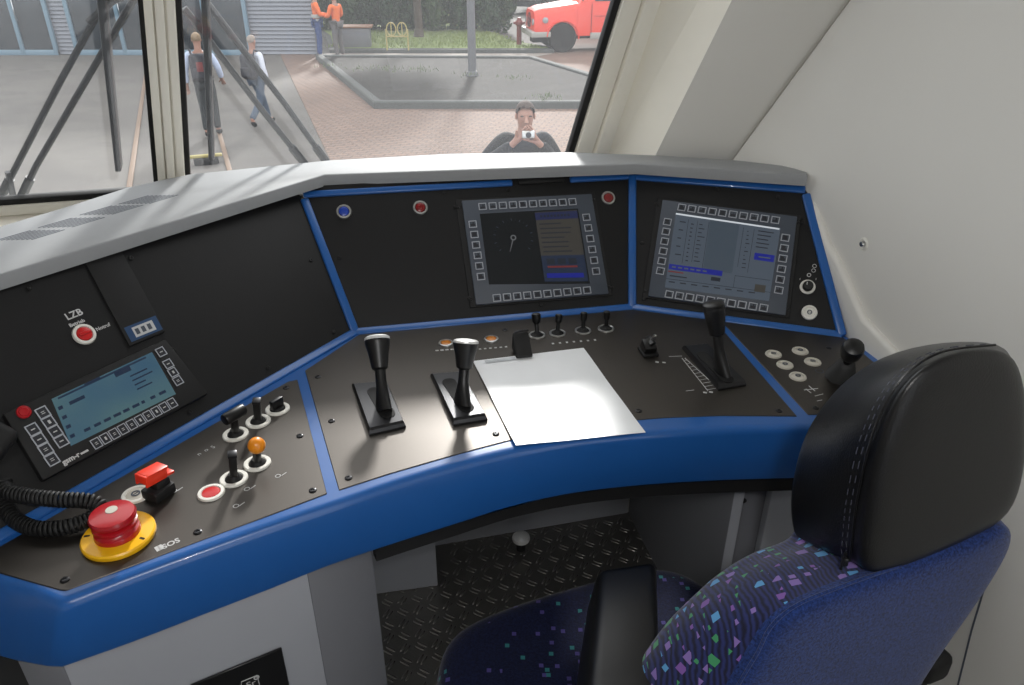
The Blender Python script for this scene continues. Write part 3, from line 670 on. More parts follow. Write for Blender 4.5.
# ================================================================ levers
def lever(label, corners, slot_, base_, top_, h, cap, name='control_lever', r=.0205):
    Q = [DESK.p(*q, .0008) for q in corners]; c = sum(Q, V()) / 4
    t = thing(name, label, 'lever', T(c), 'control levers on the desk')
    b = B(); mid = [lerp(c, p, 1.0) for p in Q]; hi = [lerp(c, p, .90) + V((0, 0, .011)) for p in Q]
    b.loft([mid[::-1], [p + V((0, 0, .004)) for p in mid][::-1], [lerp(c, p, .96) + V((0, 0, .0085)) for p in Q][::-1], hi[::-1]], K['satin']); b.build('base_plate', t, smooth=25)
    a0, a1 = DESK.p(*slot_[0], .012), DESK.p(*slot_[1], .012); d = (a1 - a0).normalized(); s_ = V((-d.y, d.x, 0)); b = B(); w = .0115
    pts = [a0 + s_ * w * math.cos(k * PI / 8) - d * w * math.sin(k * PI / 8) for k in range(9)] + [a1 - s_ * w * math.cos(k * PI / 8) + d * w * math.sin(k * PI / 8) for k in range(9)]
    b.prism([p - V((0, 0, .002)) for p in pts], V((0, 0, 1)), .0028, K['slot'], 0); b.build('slot', t, smooth=0)
    p0 = DESK.p(*base_, .010); p1 = at(*top_, ZD + h); ax = (p1 - p0).normalized(); L_ = (p1 - p0).length; Z = T(p0) @ ax.to_track_quat('Z', 'Y').to_matrix().to_4x4()
    b = B(); dz = Z.inverted().to_3x3() @ d
    rings = []
    for f, wx, wy in ((0, .0115, .026), (.12, .0110, .020), (.25, .0098, .013), (.36, .0088, .0095), (.60, .0085, .0085)):
        ring = []
        for k in range(20):
            an = 2 * PI * k / 20; u_ = V((dz.x, dz.y, 0)).normalized(); w_ = V((-u_.y, u_.x, 0))
            ring.append(Z @ (u_ * math.cos(an) * wy + w_ * math.sin(an) * wx + V((0, 0, L_ * f)) + u_ * (0.0)))
        rings.append(ring)
    b.loft(rings, K['black']); b.build('shaft', t)
    b = B(); b.lathe([(.0085, L_ * .55), (.0130, L_ * .58), (.0142, L_ * .64), (.0165, L_ * .78), (r, L_ * .93), (r * 1.02, L_ * .965), (r * .97, L_ * .98), (r * .3, L_ * .982)], Z, K['black'], 30); b.build('grip', t)
    b = B(); b.lathe([(r * .98, L_ * .962), (r * 1.03, L_ * .975), (r * 1.0, L_ * 1.005), (r * .8, L_ * 1.025), (r * .4, L_ * 1.035), (.001, L_ * 1.037)], Z, K[cap], 30); b.build('cap', t)
    return t
lever('silver capped black lever near the blue divider, left of the pair', [(352, 387), (387, 384), (406, 428), (369.5, 436.5)], ((374, 391), (388, 414)), (384, 411), (377, 338), .104, 'silver')
lever('silver capped black lever right beside the white paper sheet', [(430.5, 377), (461.5, 374.5), (487.5, 421), (453.5, 426.5)], ((449, 382), (467, 408)), (462, 404), (466, 341), .104, 'silver')
lever('all black lever with graduated scale in front of the grey screen monitor', [(682, 349), (706, 346.5), (746, 386), (718, 391)], ((703, 355), (727, 379)), (722, 373), (713.5, 304), .135, 'black', r=.018)
b = B()
for k in range(10):
    p = DESK.p(683.5 + k * 2.6, 361 + k * 3.2, .0014); q = DESK.p(686.5 + k * 3.5, 360 + k * 3.1, .0014); b.tube([p, q], .0005, K['print'], 4)
for a_, z_ in (((682, 358), (708, 391)), ((685, 358), (719, 389)), ((669, 356.5), (682, 356)), ((686, 391), (694, 390))): b.tube([DESK.p(*a_, .0014), DESK.p(*z_, .0014)], .0006, K['print'], 4)
for q in ((657, 362), (664, 362.5), (705, 392.5), (711, 392)): b.box(.006, .004, .0003, DESK.mp(*q, AR, .0014), K['print'])
b.build('printed_scale', P_MID, smooth=0)
# rocker with metal bat
M = DESK.mp(648, 353, AR + .5, .001); t = thing('rocker_switch', 'small black tilted switch with a metal bat left of the all black lever', 'switch', M)
b = B(); b.box(.030, .036, .006, M @ T(0, 0, .003), K['blackmatt'], .002); b.box(.024, .026, .022, M @ T(0, 0, .013) @ Mx.Rotation(math.radians(25), 4, 'X'), K['black'], .003); b.box(.012, .03, .006, M @ T(.004, .004, .024) @ Mx.Rotation(math.radians(-30), 4, 'Y'), K['black'], .002); b.build('housing', t)
b = B(); p = M @ V((.006, .008, .022)); q = at(655.5, 335.5, ZD + .047); b.tube([p, lerp(p, q, .6), lerp(p, q, .85), q], [.0022, .0026, .0036, .002], K['steel'], 10); b.build('bat', t)
# joystick with bellows
M = DESK.mp(840, 378, 0, .001); p0 = M.translation.copy(); p1 = at(852.5, 350, ZD + .085); t = thing('joystick', 'black ball topped joystick on a ribbed boot behind the headrest', 'joystick', M)
ax = (p1 - p0).normalized(); L_ = (p1 - p0).length; Z = T(p0) @ ax.to_track_quat('Z', 'Y').to_matrix().to_4x4()
b = B(); pr = []
for k in range(7):
    f = k / 7; r_ = lerp(.024, .010, f); pr += [(r_, L_ * .6 * f), (r_ + .002, L_ * .6 * (f + .05)), (r_ - .003, L_ * .6 * (f + .11))]
b.lathe(pr, Z, K['rubber'], 24); b.build('bellows', t)
b = B(); b.lathe([(.006, L_ * .5), (.007, L_ * .72), (.013, L_ * .78), (.0165, L_ * .88), (.0178, L_ * 1.05), (.016, L_ * 1.12), (.009, L_ * 1.16), (.001, L_ * 1.165)], Z, K['black'], 28); b.build('grip', t)
b = B()
b.ring(.006, .0075, 0, .0004, DESK.mp(819.5, 371, 0, .0014), K['bezel'], 18)
for a_, z_ in (((804, 390), (818, 388.5)), ((806, 389), (811, 393)), ((815, 396), (823, 394)), ((817, 401), (822, 400)), ((809, 386), (815, 391))): b.tube([DESK.p(*a_, .0014), DESK.p(*z_, .0014)], .0008, K['print'], 4)
b.build('printed_legend', P_RIGHT, smooth=0)
# ================================================================ paper, clip, handset, cord
QP = [DESK.p(*q, .003) for q in ((473, 361.5), (583.5, 348.3), (645.5, 434), (516, 447))]
rows = []
for i in range(13):
    row = []
    for j in range(10):
        p = bil(QP, j / 9, i / 12); p.z += .0012 * math.sin(j * .9 + i * .35) * math.sin(i * .5) + .0012
        if i > 10: p.z += (i - 10) * .001
        row.append(p)
    rows.append(row)
b = B(); b.loft(rows, K['paper'], closed=False); b.loft([[p - V((0, 0, .0006)) for p in r_] for r_ in rows], K['paper'], closed=False)
E_['faint'] = mat('faint grey print', (196, 200, 204), .5)
b.quad([bil(QP, u, v) + V((0, 0, .0042)) for u, v in ((.09, .055), (.09, .03), (.36, .03), (.36, .055))], E_['faint'])
ps = b.build('paper_sheet', label='white paper sheet lying on the desk under a black clip', cat='paper', M=T(sum(QP, V()) / 4), smooth=60)
M = DESK.mp(524, 357, AC, .0055); t = thing('paper_clip', 'black spring clip holding the white paper sheet at its top edge', 'clip', M)
b = B(); b.hexa([M @ V(c) for c in ((-.016, -.006, .001), (.016, -.006, .001), (.016, .036, 0), (-.016, .036, 0))], [M @ V(c) for c in ((-.014, -.004, .006), (.014, -.004, .006), (.015, .034, .034), (-.015, .034, .034))], K['blackmatt'], .002); b.build('jaw', t)
b = B(); b.tube([M @ V(c) for c in ((-.012, .03, .036), (-.004, .03, .0385), (.006, .032, .0375), (.015, .036, .035))], .0022, K['satin'], 8); b.build('spring', t)
# handset and coiled cord
pth = [V(p) for p in (at(3, 480, ZD + .05), at(7, 491, ZD + .042), at(30, 496.5, ZD + .040), at(60, 499.5, ZD + .038), at(84, 500.5, ZD + .034), at(97, 504, ZD + .028), at(100, 511, ZD + .022), at(84, 521.5, ZD + .016), at(61, 528, ZD + .014), at(36, 528.5, ZD + .014), at(17, 521, ZD + .016), at(6, 508, ZD + .022), at(0, 495, ZD + .03), at(-6, 470, ZD + .05))]
pp = catmull(pth, 12); b = B(); LN = sum((pp[i + 1] - pp[i]).length for i in range(len(pp) - 1)); turns = int(LN / .0058); nst = turns * 14
acc = [0]
for i in range(len(pp) - 1): acc.append(acc[-1] + (pp[i + 1] - pp[i]).length)
hel = []; i = 0; xdir = None
for k in range(nst + 1):
    s_ = LN * k / nst
    while i < len(pp) - 2 and acc[i + 1] < s_: i += 1
    f = (s_ - acc[i]) / max(1e-9, acc[i + 1] - acc[i]); c = lerp(pp[i], pp[i + 1], f); tg = (pp[i + 1] - pp[i]).normalized()
    if xdir is None: xdir = tg.cross(V((0, 0, 1))).normalized()
    xdir = (xdir - tg * xdir.dot(tg)).normalized(); y_ = tg.cross(xdir); an = 2 * PI * turns * k / nst
    hel.append(c + (xdir * math.cos(an) + y_ * math.sin(an)) * .0085)
b.tube(hel, .0024, K['rubber'], 6); b.build('coiled_cord', label='black coiled handset cord looped over the blue trim left of the emergency stop', cat='cord', M=T(pth[8]), smooth=60)
hp_ = PL.p(-82, 425, .02)
M = PL.m(hp_, math.radians(-62)); t = thing('radio_handset', 'black radio handset at the left photo edge beside the radio terminal', 'handset', M)
b = B(); b.box(.16, .042, .032, M @ T(0, .02, 0), K['blackmatt'], .012, 3); b.box(.05, .052, .045, M @ T(.075, .02, -.004), K['blackmatt'], .012, 3); b.build('handle', t)
b = B(); b.box(.07, .07, .03, M @ T(.03, .02, -.028), K['blackmatt'], .005); b.build('cradle', t)
# ================================================================ windscreen
TH, TA, LEAN = math.radians(14.5), math.radians(15), math.tan(math.radians(9.6))
WU = V((math.cos(TH), math.sin(TH), 0)); WN0 = V((math.sin(TH), -math.cos(TH), 0))
WV = WN0 * math.sin(TA) + V((0, 0, math.cos(TA)))
W0 = V((-.667, 1.57, CZ - .47)); WF = Fr(W0, WU, WV)
IN = WF.n                      # towards the cab
def wp(s, t, h=0): return WF.o + WF.u * (s + t * LEAN) + WF.v * t + IN * h
def st(px, py, h=0):
    d = onp(px, py, WF.o + IN * h, WF.n) - WF.o; t = d.dot(WF.v); return d.dot(WF.u) - t * LEAN, t
TTOP = 1.02
sL1, sR0 = st(158, 178)[0], st(187, 172)[0]; sR1 = st(566, 152)[0]; tB = st(60, 193)[1]; sL0 = sL1 - 1.0
def bar(b, s0, s1, t0, t1, h0, h1, m, bev=.003):
    b.hexa([wp(s0, t0, h0), wp(s1, t0, h0), wp(s1, t1, h0), wp(s0, t1, h0)], [wp(s0, t0, h1), wp(s1, t0, h1), wp(s1, t1, h1), wp(s0, t1, h1)], K[m], bev)
def window(name, s0, s1, t0, sw_l, sw_r):
    w = thing(name, None, None, T(wp(s0, t0)), kind='structure')
    b = B(); b.quad([wp(s0, t0), wp(s1, t0), wp(s1, TTOP), wp(s0, TTOP)], K['glass']); b.build('glass_pane', w, smooth=0)
    b = B(); bar(b, s0 - .004, s0 + sw_l, t0, TTOP, -.008, .012, 'rubber'); bar(b, s1 - sw_r, s1 + .004, t0, TTOP, -.008, .012, 'rubber'); bar(b, s0, s1, t0 - .014, t0, -.008, .012, 'rubber'); bar(b, s0, s1, TTOP - .02, TTOP, -.008, .012, 'rubber'); b.build('rubber_seal', w)
    return w
window('window_1', sL0, sL1, tB, .01, .008); window('window_2', sR0, sR1 + .012, tB - .04, .007, .012)
# centre pillar with two grooves
b = B()
pl_, pr2 = sL1 + .003, sR0 - .003; w = pr2 - pl_
for f0, f1, h1 in ((0, .30, .030), (.30, .36, .020), (.36, .66, .034), (.66, .72, .022), (.72, 1, .030)): bar(b, pl_ + w * f0, pl_ + w * f1, tB - .12, TTOP + .05, -.03, h1, 'cream', .002)
b.build('trim_1', kind='structure')
# stepped sill below the left pane
b = B()
bar(b, sL0 - .1, sL1 + .02, tB - .034, tB - .013, -.02, .018, 'cream', .002); bar(b, sL0 - .1, sL1 + .05, tB - .09, tB - .037, -.02, .075, 'cream', .002); bar(b, sL0 - .1, sL1 + .9, tB - .32, tB - .093, -.02, .15, 'cream', .002)
b.build('trim_2', kind='structure')
# right window frame, reveal and corner panel
sb = st(589, 153)[0]; sc_ = st(603, 153)[0]
b = B(); bar(b, sR1 + .0165, sb - .002, tB - .1, TTOP + .05, -.02, .022, 'cream', .003); bar(b, sb, sc_ - .001, tB - .1, TTOP + .05, -.02, .034, 'cream', .004); b.build('trim_3', kind='structure')
def ext(p, q, z): return p + (q - p) * ((z - p.z) / (q.z - p.z))
def line(pb, pt): return ext(pb, pt, .95), ext(pb, pt, 2.05)
lb = (wp(sc_, 0, .012), wp(sc_, 1, .012)); lb = line(*lb)
lc = line(at(655, 156, 1.07), ondist(732, 0, 1.458)); ld = line(at(731, 160.5, 1.07), ondist(849, 0, 1.413))
b = B(); b.loft([[lb[0], lb[1]], [lc[0], lc[1]]], K['cream'], closed=False); b.build('trim_4', kind='structure', smooth=0)
b = B()
def off(a, c, d): return a + (c - a) * d
l1 = (off(lc[0], ld[0], .02), off(lc[1], ld[1], .02)); l2 = (off(lc[0], ld[0], .9), off(lc[1], ld[1], .9))
bk = V((.02, .035, 0)); l3 = (ld[0] + bk * .6, ld[1] + bk * .6)
b.loft([[lc[0], lc[1]], [l1[0], l1[1]], [l2[0], l2[1]], [l3[0], l3[1]]], K['wall'], closed=False); b.build('trim_5', kind='structure', smooth=50)
# ================================================================ right side wall
WDIR = V((.21, -.978, 0)).normalized()
e0 = V((.612, 1.53, 0))
def wallp(d, z):           # along the wall from its front, height z; leans outward above the desk
    o_ = max(0, z - 1.07) * .17
    p = e0 + WDIR * d; return V((p.x + o_, p.y, z))
zs = [-.02, .4, .8, .95, 1.07, 1.2, 1.4, 1.7, 2.05]
cols = []
front_col = [ext(*ld, z) for z in zs]
def blend(z, f):
    a = ext(*ld, z) + V((.004, 0, 0)); c = wallp(0.10, z); m = wallp(-.02, z)
    return a * (1 - f) ** 2 + m * 2 * f * (1 - f) + c * f * f
for f in (0, .15, .3, .5, .75, 1): cols.append([blend(z, f) for z in zs])
for d in (.25, .5, .9, 1.5, 2.3): cols.append([wallp(d, z) for z in zs])
b = B(); b.loft([[l3[0] * 1.0 if 0 else V((ext(*l3, z).x, ext(*l3, z).y, z)) for z in zs]] + cols, K['wall'], closed=False)
b.build('wall_right', kind='structure', smooth=60)
WR = Fr(wallp(.3, .8), -WDIR, V((0, 0, 1)))
WR.n = V((-.978, -.21, 0)).normalized()
def onwall(px, py):
    r_ = ray(px, py); lo, hi = .3, 3
    for _ in range(50):
        m = (lo + hi) / 2; p = CAMP + r_ * m; d = (p - e0).dot(WDIR); wx = wallp(d, p.z)
        if (p - wx).dot(V((.978, .21, 0))) > 0: hi = m
        else: lo = m
    return CAMP + r_ * lo
# moulded edge of the wall lining next to the desk
ol = [(809, 186), (820, 207), (832, 243), (843, 262), (868, 318), (900, 352), (930, 372), (960, 400), (900, 420), (868, 365), (846, 343), (836, 318), (822, 260)]
P = [onwall(*q) for q in ol]; P.reverse()
b = B(); b.prism([p - WR.n * .006 for p in P], WR.n, .020, K['wall'], .008, 3); b.build('trim_6', kind='structure')
# wall seam and bolt
b = B(); sp_ = [onwall(*q) for q in ((990, 568), (985.5, 585), (972, 630), (957, 690))]; b.tube([p + WR.n * .0005 for p in sp_], .0016, K['bezel'], 6); b.build('trim_7', kind='structure')
p = onwall(864, 244); M = T(p) @ WR.n.to_track_quat('Z', 'Y').to_matrix().to_4x4(); t = thing('wall_bolt', 'small round steel bolt head on the pale side wall', 'bolt', M)
b = B(); b.lathe([(.0125, 0), (.0125, .0015), (.009, .003), (.0085, .001)], M, K['white'], 24); b.build('washer', t)
b = B(); b.lathe([(.006, 0), (.006, .004), (.0045, .0065), (.001, .007)], M, K['chrome'], 20); b.build('head', t)
# ================================================================ rest of the cab shell
b = B(); b.box(3.2, 4.2, .04, T(-.45, .0, -.02), K['floor']); b.build('floor', kind='structure')
b = B(); fa, fb = wp(-1.5, -.30, 0), wp(1.3, -.30, 0); b.hexa([V((p.x, p.y + dy, 0)) for p, dy in ((fa, .05), (fb, .05), (fb, .09), (fa, .09))], [V((p.x, p.y + dy, .86)) for p, dy in ((fa, .05), (fb, .05), (fb, .09), (fa, .09))], K['wall']); b.build('wall_front', kind='structure')
b = B(); b.box(3.4, 3.4, .04, T(-.45, -.18, 2.07), K['ceil']); b.build('ceiling', kind='structure')
b = B(); b.box(.04, 3.7, 2.1, T(-2.05, -.25, 1.0), K['wall']); b.build('wall_left', kind='structure')
b = B(); b.box(3.4, .04, 2.1, T(-.45, -1.9, 1.0), K['wall']); b.build('wall_back', kind='structure')
# ================================================================ driver's seat
YS = math.radians(21); SF = V((-math.sin(YS), math.cos(YS), 0)); SR = V((math.cos(YS), math.sin(YS), 0))
hc = CAMP + ray(935, 440) * .80
seat = thing('driver_chair', 'driver chair with black leather headrest and patterned navy upholstery', 'chair', T(.36, .72, 0))
BN = -SF                         # normal of the seat back, towards the camera
def onback(px, py, fwd=0): return onp(px, py, hc + SF * fwd, BN)
hb = [(857, 562), (862, 530), (867, 496), (880, 440), (897, 398), (917, 371), (950, 352), (1000, 346), (1021, 362), (1029, 410), (1026, 470), (1012, 517), (975, 536), (938, 553), (895, 572), (869, 576)]
HB = [onback(*q) for q in hb]; hcen = sum(HB, V()) / len(HB)
def shr(pts, c, f, mv=V((0, 0, 0))): return [c + (p - c) * f + mv for p in pts]
front_px = [(795, 548), (789, 520), (790, 490), (800, 445), (818, 412), (850, 374), (897, 348), (958, 339), (1012, 343)]
HFm = []
for k, p in enumerate(HB):
    q = p + SF * .115
    if k < len(front_px): q = onback(*front_px[k], .115)
    else: q = lerp(q, hcen + SF * .115, .06)
    HFm.append(q)
cf = sum(HFm, V()) / len(HFm)
mid = [lerp(a, c, .45) + (lerp(a, c, .45) - lerp(hcen, cf, .45)).normalized() * .006 for a, c in zip(HB, HFm)]
b = B(); b.loft([shr(HB, hcen, .45, BN * .010), shr(HB, hcen, .82, BN * .009), shr(HB, hcen, .94, BN * .005), HB, [lerp(a, c, .06) for a, c in zip(HB, HFm)], [lerp(a, c, .16) for a, c in zip(HB, HFm)], mid, [lerp(a, c, .85) for a, c in zip(HB, HFm)], HFm, shr(HFm, cf, .9, SF * .012), shr(HFm, cf, .5, SF * .02)], K['leather'])
head = b.build('headrest', seat, sub=2, smooth=180)
def seam(f, lift, r_, m, name, dash=0, k0=0, k1=10):
    pts = []
    for k in range(k0, k1):
        p = lerp(HB[k], HFm[k], f); c = lerp(hcen, cf, f); pts.append(p + (p - c).normalized() * lift)
    pts = catmull(pts, 8)
    b = B()
    if dash:
        for i in range(0, len(pts) - 1, 2): b.tube([pts[i], pts[i + 1]], r_, K[m], 5)
        b.build(name, head, kind='stuff')
    else: b.tube(pts, r_, K[m], 6); b.build(name, head)
seam(.10, .0004, .0013, 'leather', 'piping', 0, 0, 8); seam(.22, .0009, .0005, 'thread', 'stitching', 1, 0, 8); seam(.16, .0006, .0005, 'thread', 'stitching', 1, 0, 8)
zc = lerp(HB[0], HFm[0], .14); b = B(); Mz = T(zc + BN * .002 - SR * .004)
b.box(.006, .004, .012, Mz, K['satin'], .001); b.tube([zc - SR * .005 + V((0, 0, .012)), zc - SR * .006 + V((0, 0, -.012))], .0022, K['satin'], 6); b.build('zip_pull', head)
# backrest: plain blue back, patterned cushion side
bb = [(757, 652), (769, 628), (786, 611), (807, 599), (835, 588), (862, 578), (900, 565), (938, 551), (975, 537), (1008, 521), (1015, 536), (1000, 565), (975, 604), (945, 645), (915, 690), (890, 740), (800, 760), (715, 745), (730, 700), (745, 672)]
ff = [(660, 633), (678, 616), (704, 591), (732, 571), (765, 553), (808, 543)]
BBp = [onback(*q, -.004) for q in bb]; bc = sum(BBp, V()) / len(BBp); DB = .12
FFp = []
for k, p in enumerate(BBp):
    q = lerp(p, bc, .05) + SF * DB
    if k < 6: q = onback(*ff[k], DB - .004)
    elif 6 <= k < 11: q = p + SF * DB + V((0, 0, .0))
    elif k >= 17: q = onback(*{17: (600, 745), 18: (615, 700), 19: (640, 660)}[k], DB - .004)
    FFp.append(q)
fc = sum(FFp, V()) / len(FFp)
L2 = lambda f: [lerp(a, c, f) for a, c in zip(BBp, FFp)]
def bulge(r_, c, d): return [p + (p - c).normalized() * d for p in r_]
P_, M_ = K['plainblue'], K['moquette']
b = B(); b.loft([shr(BBp, bc, .5, BN * .012), shr(BBp, bc, .85, BN * .010), shr(BBp, bc, .96, BN * .006), BBp, L2(.05), bulge(L2(.35), lerp(bc, fc, .35), .010), bulge(L2(.7), lerp(bc, fc, .7), .012), FFp, shr(FFp, fc, .88, SF * .02), shr(FFp, fc, .5, SF * .035)], P_, mats=[P_, P_, P_, P_, M_, M_, M_, M_, M_])
back_ = b.build('backrest', seat, sub=2, smooth=180)
b = B(); sp2 = catmull([p + BN * .001 for p in (BBp[17:] + BBp[:7])], 6); b.tube(sp2, .0022, K['plainblue'], 8); b.build('piping', back_)
# recliner cover behind the lower right of the backrest
p = onback(922, 655, .05); M = T(p) @ Mx.Rotation(YS, 4, 'Z'); b = B(); b.box(.05, .07, .05, M, K['blackmatt'], .012, 3); b.box(.05, .06, .26, M @ T(-.03, 0, -.14), K['blackmatt'], .012, 3); b.build('recliner_cover', seat)
# cushion
ZC = CZ - 1.06
cp = [at(440, 700, ZC), at(441, 655, ZC), at(455, 628, ZC), at(500, 608, ZC), at(560, 589, ZC), at(620, 573, ZC), at(655, 565, ZC), at(685, 571, ZC), at(708, 587, ZC), at(760, 620, ZC), at(790, 690, ZC), at(760, 760, ZC), at(600, 780, ZC), at(470, 760, ZC)]
cc = sum(cp, V()) / len(cp); cp = [cc + (p - cc) * 1.022 for p in cp]
up = lambda pts, z: [p + V((0, 0, z)) for p in pts]
b = B(); b.loft([up(shr(cp, cc, .6), -.11), up(shr(cp, cc, .94), -.105), up(cp, -.085), up(bulge(cp, cc, .006), -.045), up(cp, -.012), up(shr(cp, cc, .95), .001), up(shr(cp, cc, .82), .006), up(shr(cp, cc, .4), -.004)], K['cushion']); b.build('seat_cushion', seat, sub=2, smooth=180)
# armrest
za = .66
a0, a1, a2, a3 = at(598, 567, za), at(657, 558, za), at(662, 720, za), at(588, 720, za)
lo = [p - V((0, 0, .085)) for p in (a0, a1, a2, a3)]; lo[0] -= V((.012, 0, 0)); lo[3] -= V((.03, 0, 0))
b = B(); b.hexa(lo, [a0, a1, a2, a3], K['black'], .015, 4); b.build('armrest', seat, smooth=60)
b = B(); am = (a2 + a3) / 2; q0 = V((cc.x - .10, cc.y - .10, ZC - .06)); b.tube([V((am.x + .02, am.y - .01, za - .05)), V((am.x + .05, am.y - .03, za - .14)), q0], .018, K['blackmatt'], 10); b.build('armrest_bracket', seat)
sx = V((cc.x + .05, cc.y - .03, 0)); b = B(); b.lathe([(.17, .0), (.17, .02), (.06, .05), (.055, .2), (.10, .30), (.16, .34)], T(sx), K['blackmatt'], 32); b.build('pedestal', seat)
b = B(); lwr = (onback(800, 700) + SF * .06); b.hexa([V((sx.x + dx, sx.y + dy, .31)) for dx, dy in ((-.1, -.12), (.14, -.12), (.14, .02), (-.1, .02))], [lwr + SR * dx + SF * dy + V((0, 0, -.02)) for dx, dy in ((-.1, -.03), (.1, -.03), (.1, .03), (-.1, .03))], K['blackmatt'], .01); b.build('back_bracket', seat)
# ================================================================ wipers outside the panes
def wq(px, py, h=-.045): return onp(px, py, WF.o + IN * h, WF.n)
K['wiper'] = mat('dark wiper metal', (42, 46, 50), .5, var=.05)
def wiper(label, blade, arms, extra=()):
    M = T(wq(*arms[0][-1])); t = thing('windscreen_wiper', label, 'wiper', M, 'windscreen wipers')
    b = B(); P = [wq(*q) for q in blade]; a_, z_ = P[0] + (P[0] - P[1]) * 1.6, P[1]
    up_ = WF.v; s_ = WF.u
    b.hexa([a_ - s_ * .010, a_ + s_ * .010, z_ + s_ * .006, z_ - s_ * .006], [p + IN * .03 for p in (a_ - s_ * .010, a_ + s_ * .010, z_ + s_ * .006, z_ - s_ * .006)], K['wiper'], .003); b.build('blade', t)
    for a in arms:
        b = B(); pts = [wq(*q, -.055) for q in a]; b.tube(pts, [.0065] * len(pts), K['wiper'], 8)
        b.tube([pts[-1] + (pts[-2] - pts[-1]).normalized() * .05, pts[-1]], .0095, K['wiper'], 8); b.build('arm', t)
    for e_ in extra:
        b = B(); b.tube([wq(*q, -.05) for q in e_], .006, K['wiper'], 6); b.build('link', t)
wiper('dark wiper with two slanting arms outside the left pane', ((104, 2), (120, 165)), [[(118, -22), (62, 78), (1, 196)], [(136, -4), (106, 46), (36, 166), (22, 196)]], [((88, 22), (112, 2), (136, -10)), ((8, 172), (13, 196))])
wiper('dark wiper with two slanting arms outside the right pane', ((206, 2), (212, 154)), [[(208, 4), (240, 46), (285, 104), (328, 164)], [(184, 8), (214, 47), (262, 110), (305, 164)]], [((183, 10), (192, 18), (203, 27)), ((206, 2), (216, 16))])
# ================================================================ station yard outside
ZG = -1.4
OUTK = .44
def g(px, py, dz=0): return at(px, py, ZG + dz)
def noise_ground(name, a, b_, sc, rough=.9):
    m = mat(name, a, rough, var=0); nt = m.node_tree; nd = nt.nodes; lk = nt.links; p = nd['Principled BSDF']; tc = [n for n in nd if n.type == 'TEX_COORD'][0]
    n = nd.new('ShaderNodeTexNoise'); n.inputs['Scale'].default_value = sc; n.inputs['Detail'].default_value = 6; lk.new(tc.outputs['Object'], n.inputs[0])
    cr = nd.new('ShaderNodeValToRGB'); e = cr.color_ramp.elements; e[0].position = .35; e[0].color = rgb(*a); e[1].position = .65; e[1].color = rgb(*b_); lk.new(n.outputs[0], cr.inputs[0]); lk.new(cr.outputs[0], p.inputs['Base Color']); return m
def bricks(name, a, b_, mortar, scale, rot):
    m = mat(name, a, .85, var=0); nt = m.node_tree; nd = nt.nodes; lk = nt.links; p = nd['Principled BSDF']; tc = [n for n in nd if n.type == 'TEX_COORD'][0]
    mp = nd.new('ShaderNodeMapping'); mp.inputs['Rotation'].default_value = (0, 0, rot); lk.new(tc.outputs['Object'], mp.inputs[0])
    bt = nd.new('ShaderNodeTexBrick'); bt.inputs['Color1'].default_value = rgb(*a); bt.inputs['Color2'].default_value = rgb(*b_); bt.inputs['Mortar'].default_value = rgb(*mortar); bt.inputs['Scale'].default_value = scale; bt.inputs['Mortar Size'].default_value = .03
    lk.new(mp.outputs[0], bt.inputs[0])
    n = nd.new('ShaderNodeTexNoise'); n.inputs['Scale'].default_value = .5; lk.new(tc.outputs['Object'], n.inputs[0])
    mx = nd.new('ShaderNodeMix'); mx.data_type = 'RGBA'; mx.blend_type = 'MULTIPLY'; mx.inputs[0].default_value = .4; lk.new(bt.outputs[0], mx.inputs[6]); lk.new(n.outputs[0], mx.inputs[7]); lk.new(mx.outputs[2], p.inputs['Base Color']); return m
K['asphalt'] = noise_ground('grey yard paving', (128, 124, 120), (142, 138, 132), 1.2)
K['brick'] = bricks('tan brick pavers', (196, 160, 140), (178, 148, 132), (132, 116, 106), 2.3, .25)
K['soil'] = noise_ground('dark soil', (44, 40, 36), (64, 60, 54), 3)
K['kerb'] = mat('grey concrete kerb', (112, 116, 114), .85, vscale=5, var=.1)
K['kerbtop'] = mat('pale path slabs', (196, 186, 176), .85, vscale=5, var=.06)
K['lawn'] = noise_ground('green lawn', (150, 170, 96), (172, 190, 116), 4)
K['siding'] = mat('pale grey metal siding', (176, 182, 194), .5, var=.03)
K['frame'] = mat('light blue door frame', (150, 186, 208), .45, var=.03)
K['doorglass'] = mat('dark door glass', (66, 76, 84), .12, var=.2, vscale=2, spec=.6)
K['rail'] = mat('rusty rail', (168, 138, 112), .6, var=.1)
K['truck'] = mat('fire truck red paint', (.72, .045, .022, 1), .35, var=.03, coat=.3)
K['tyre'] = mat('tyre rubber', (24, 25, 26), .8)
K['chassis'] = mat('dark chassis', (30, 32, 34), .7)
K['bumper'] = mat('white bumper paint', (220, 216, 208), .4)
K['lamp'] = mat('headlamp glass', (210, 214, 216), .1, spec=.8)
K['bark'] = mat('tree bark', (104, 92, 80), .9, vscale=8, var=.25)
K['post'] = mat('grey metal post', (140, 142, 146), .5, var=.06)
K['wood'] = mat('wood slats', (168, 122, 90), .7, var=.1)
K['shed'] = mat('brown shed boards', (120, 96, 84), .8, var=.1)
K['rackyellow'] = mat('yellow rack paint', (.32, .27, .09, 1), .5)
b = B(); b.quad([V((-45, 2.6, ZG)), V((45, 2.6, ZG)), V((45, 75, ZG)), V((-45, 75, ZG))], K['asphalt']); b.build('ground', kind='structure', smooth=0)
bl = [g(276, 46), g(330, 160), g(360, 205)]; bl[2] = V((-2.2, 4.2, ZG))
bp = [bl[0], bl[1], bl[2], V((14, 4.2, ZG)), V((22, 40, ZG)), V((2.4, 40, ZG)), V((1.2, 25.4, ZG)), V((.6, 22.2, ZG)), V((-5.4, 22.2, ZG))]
b = B(); b.prism([p + V((0, 0, .0)) for p in bp], V((0, 0, 1)), .012, K['brick']); b.build('brick_pavement', kind='structure', smooth=0)
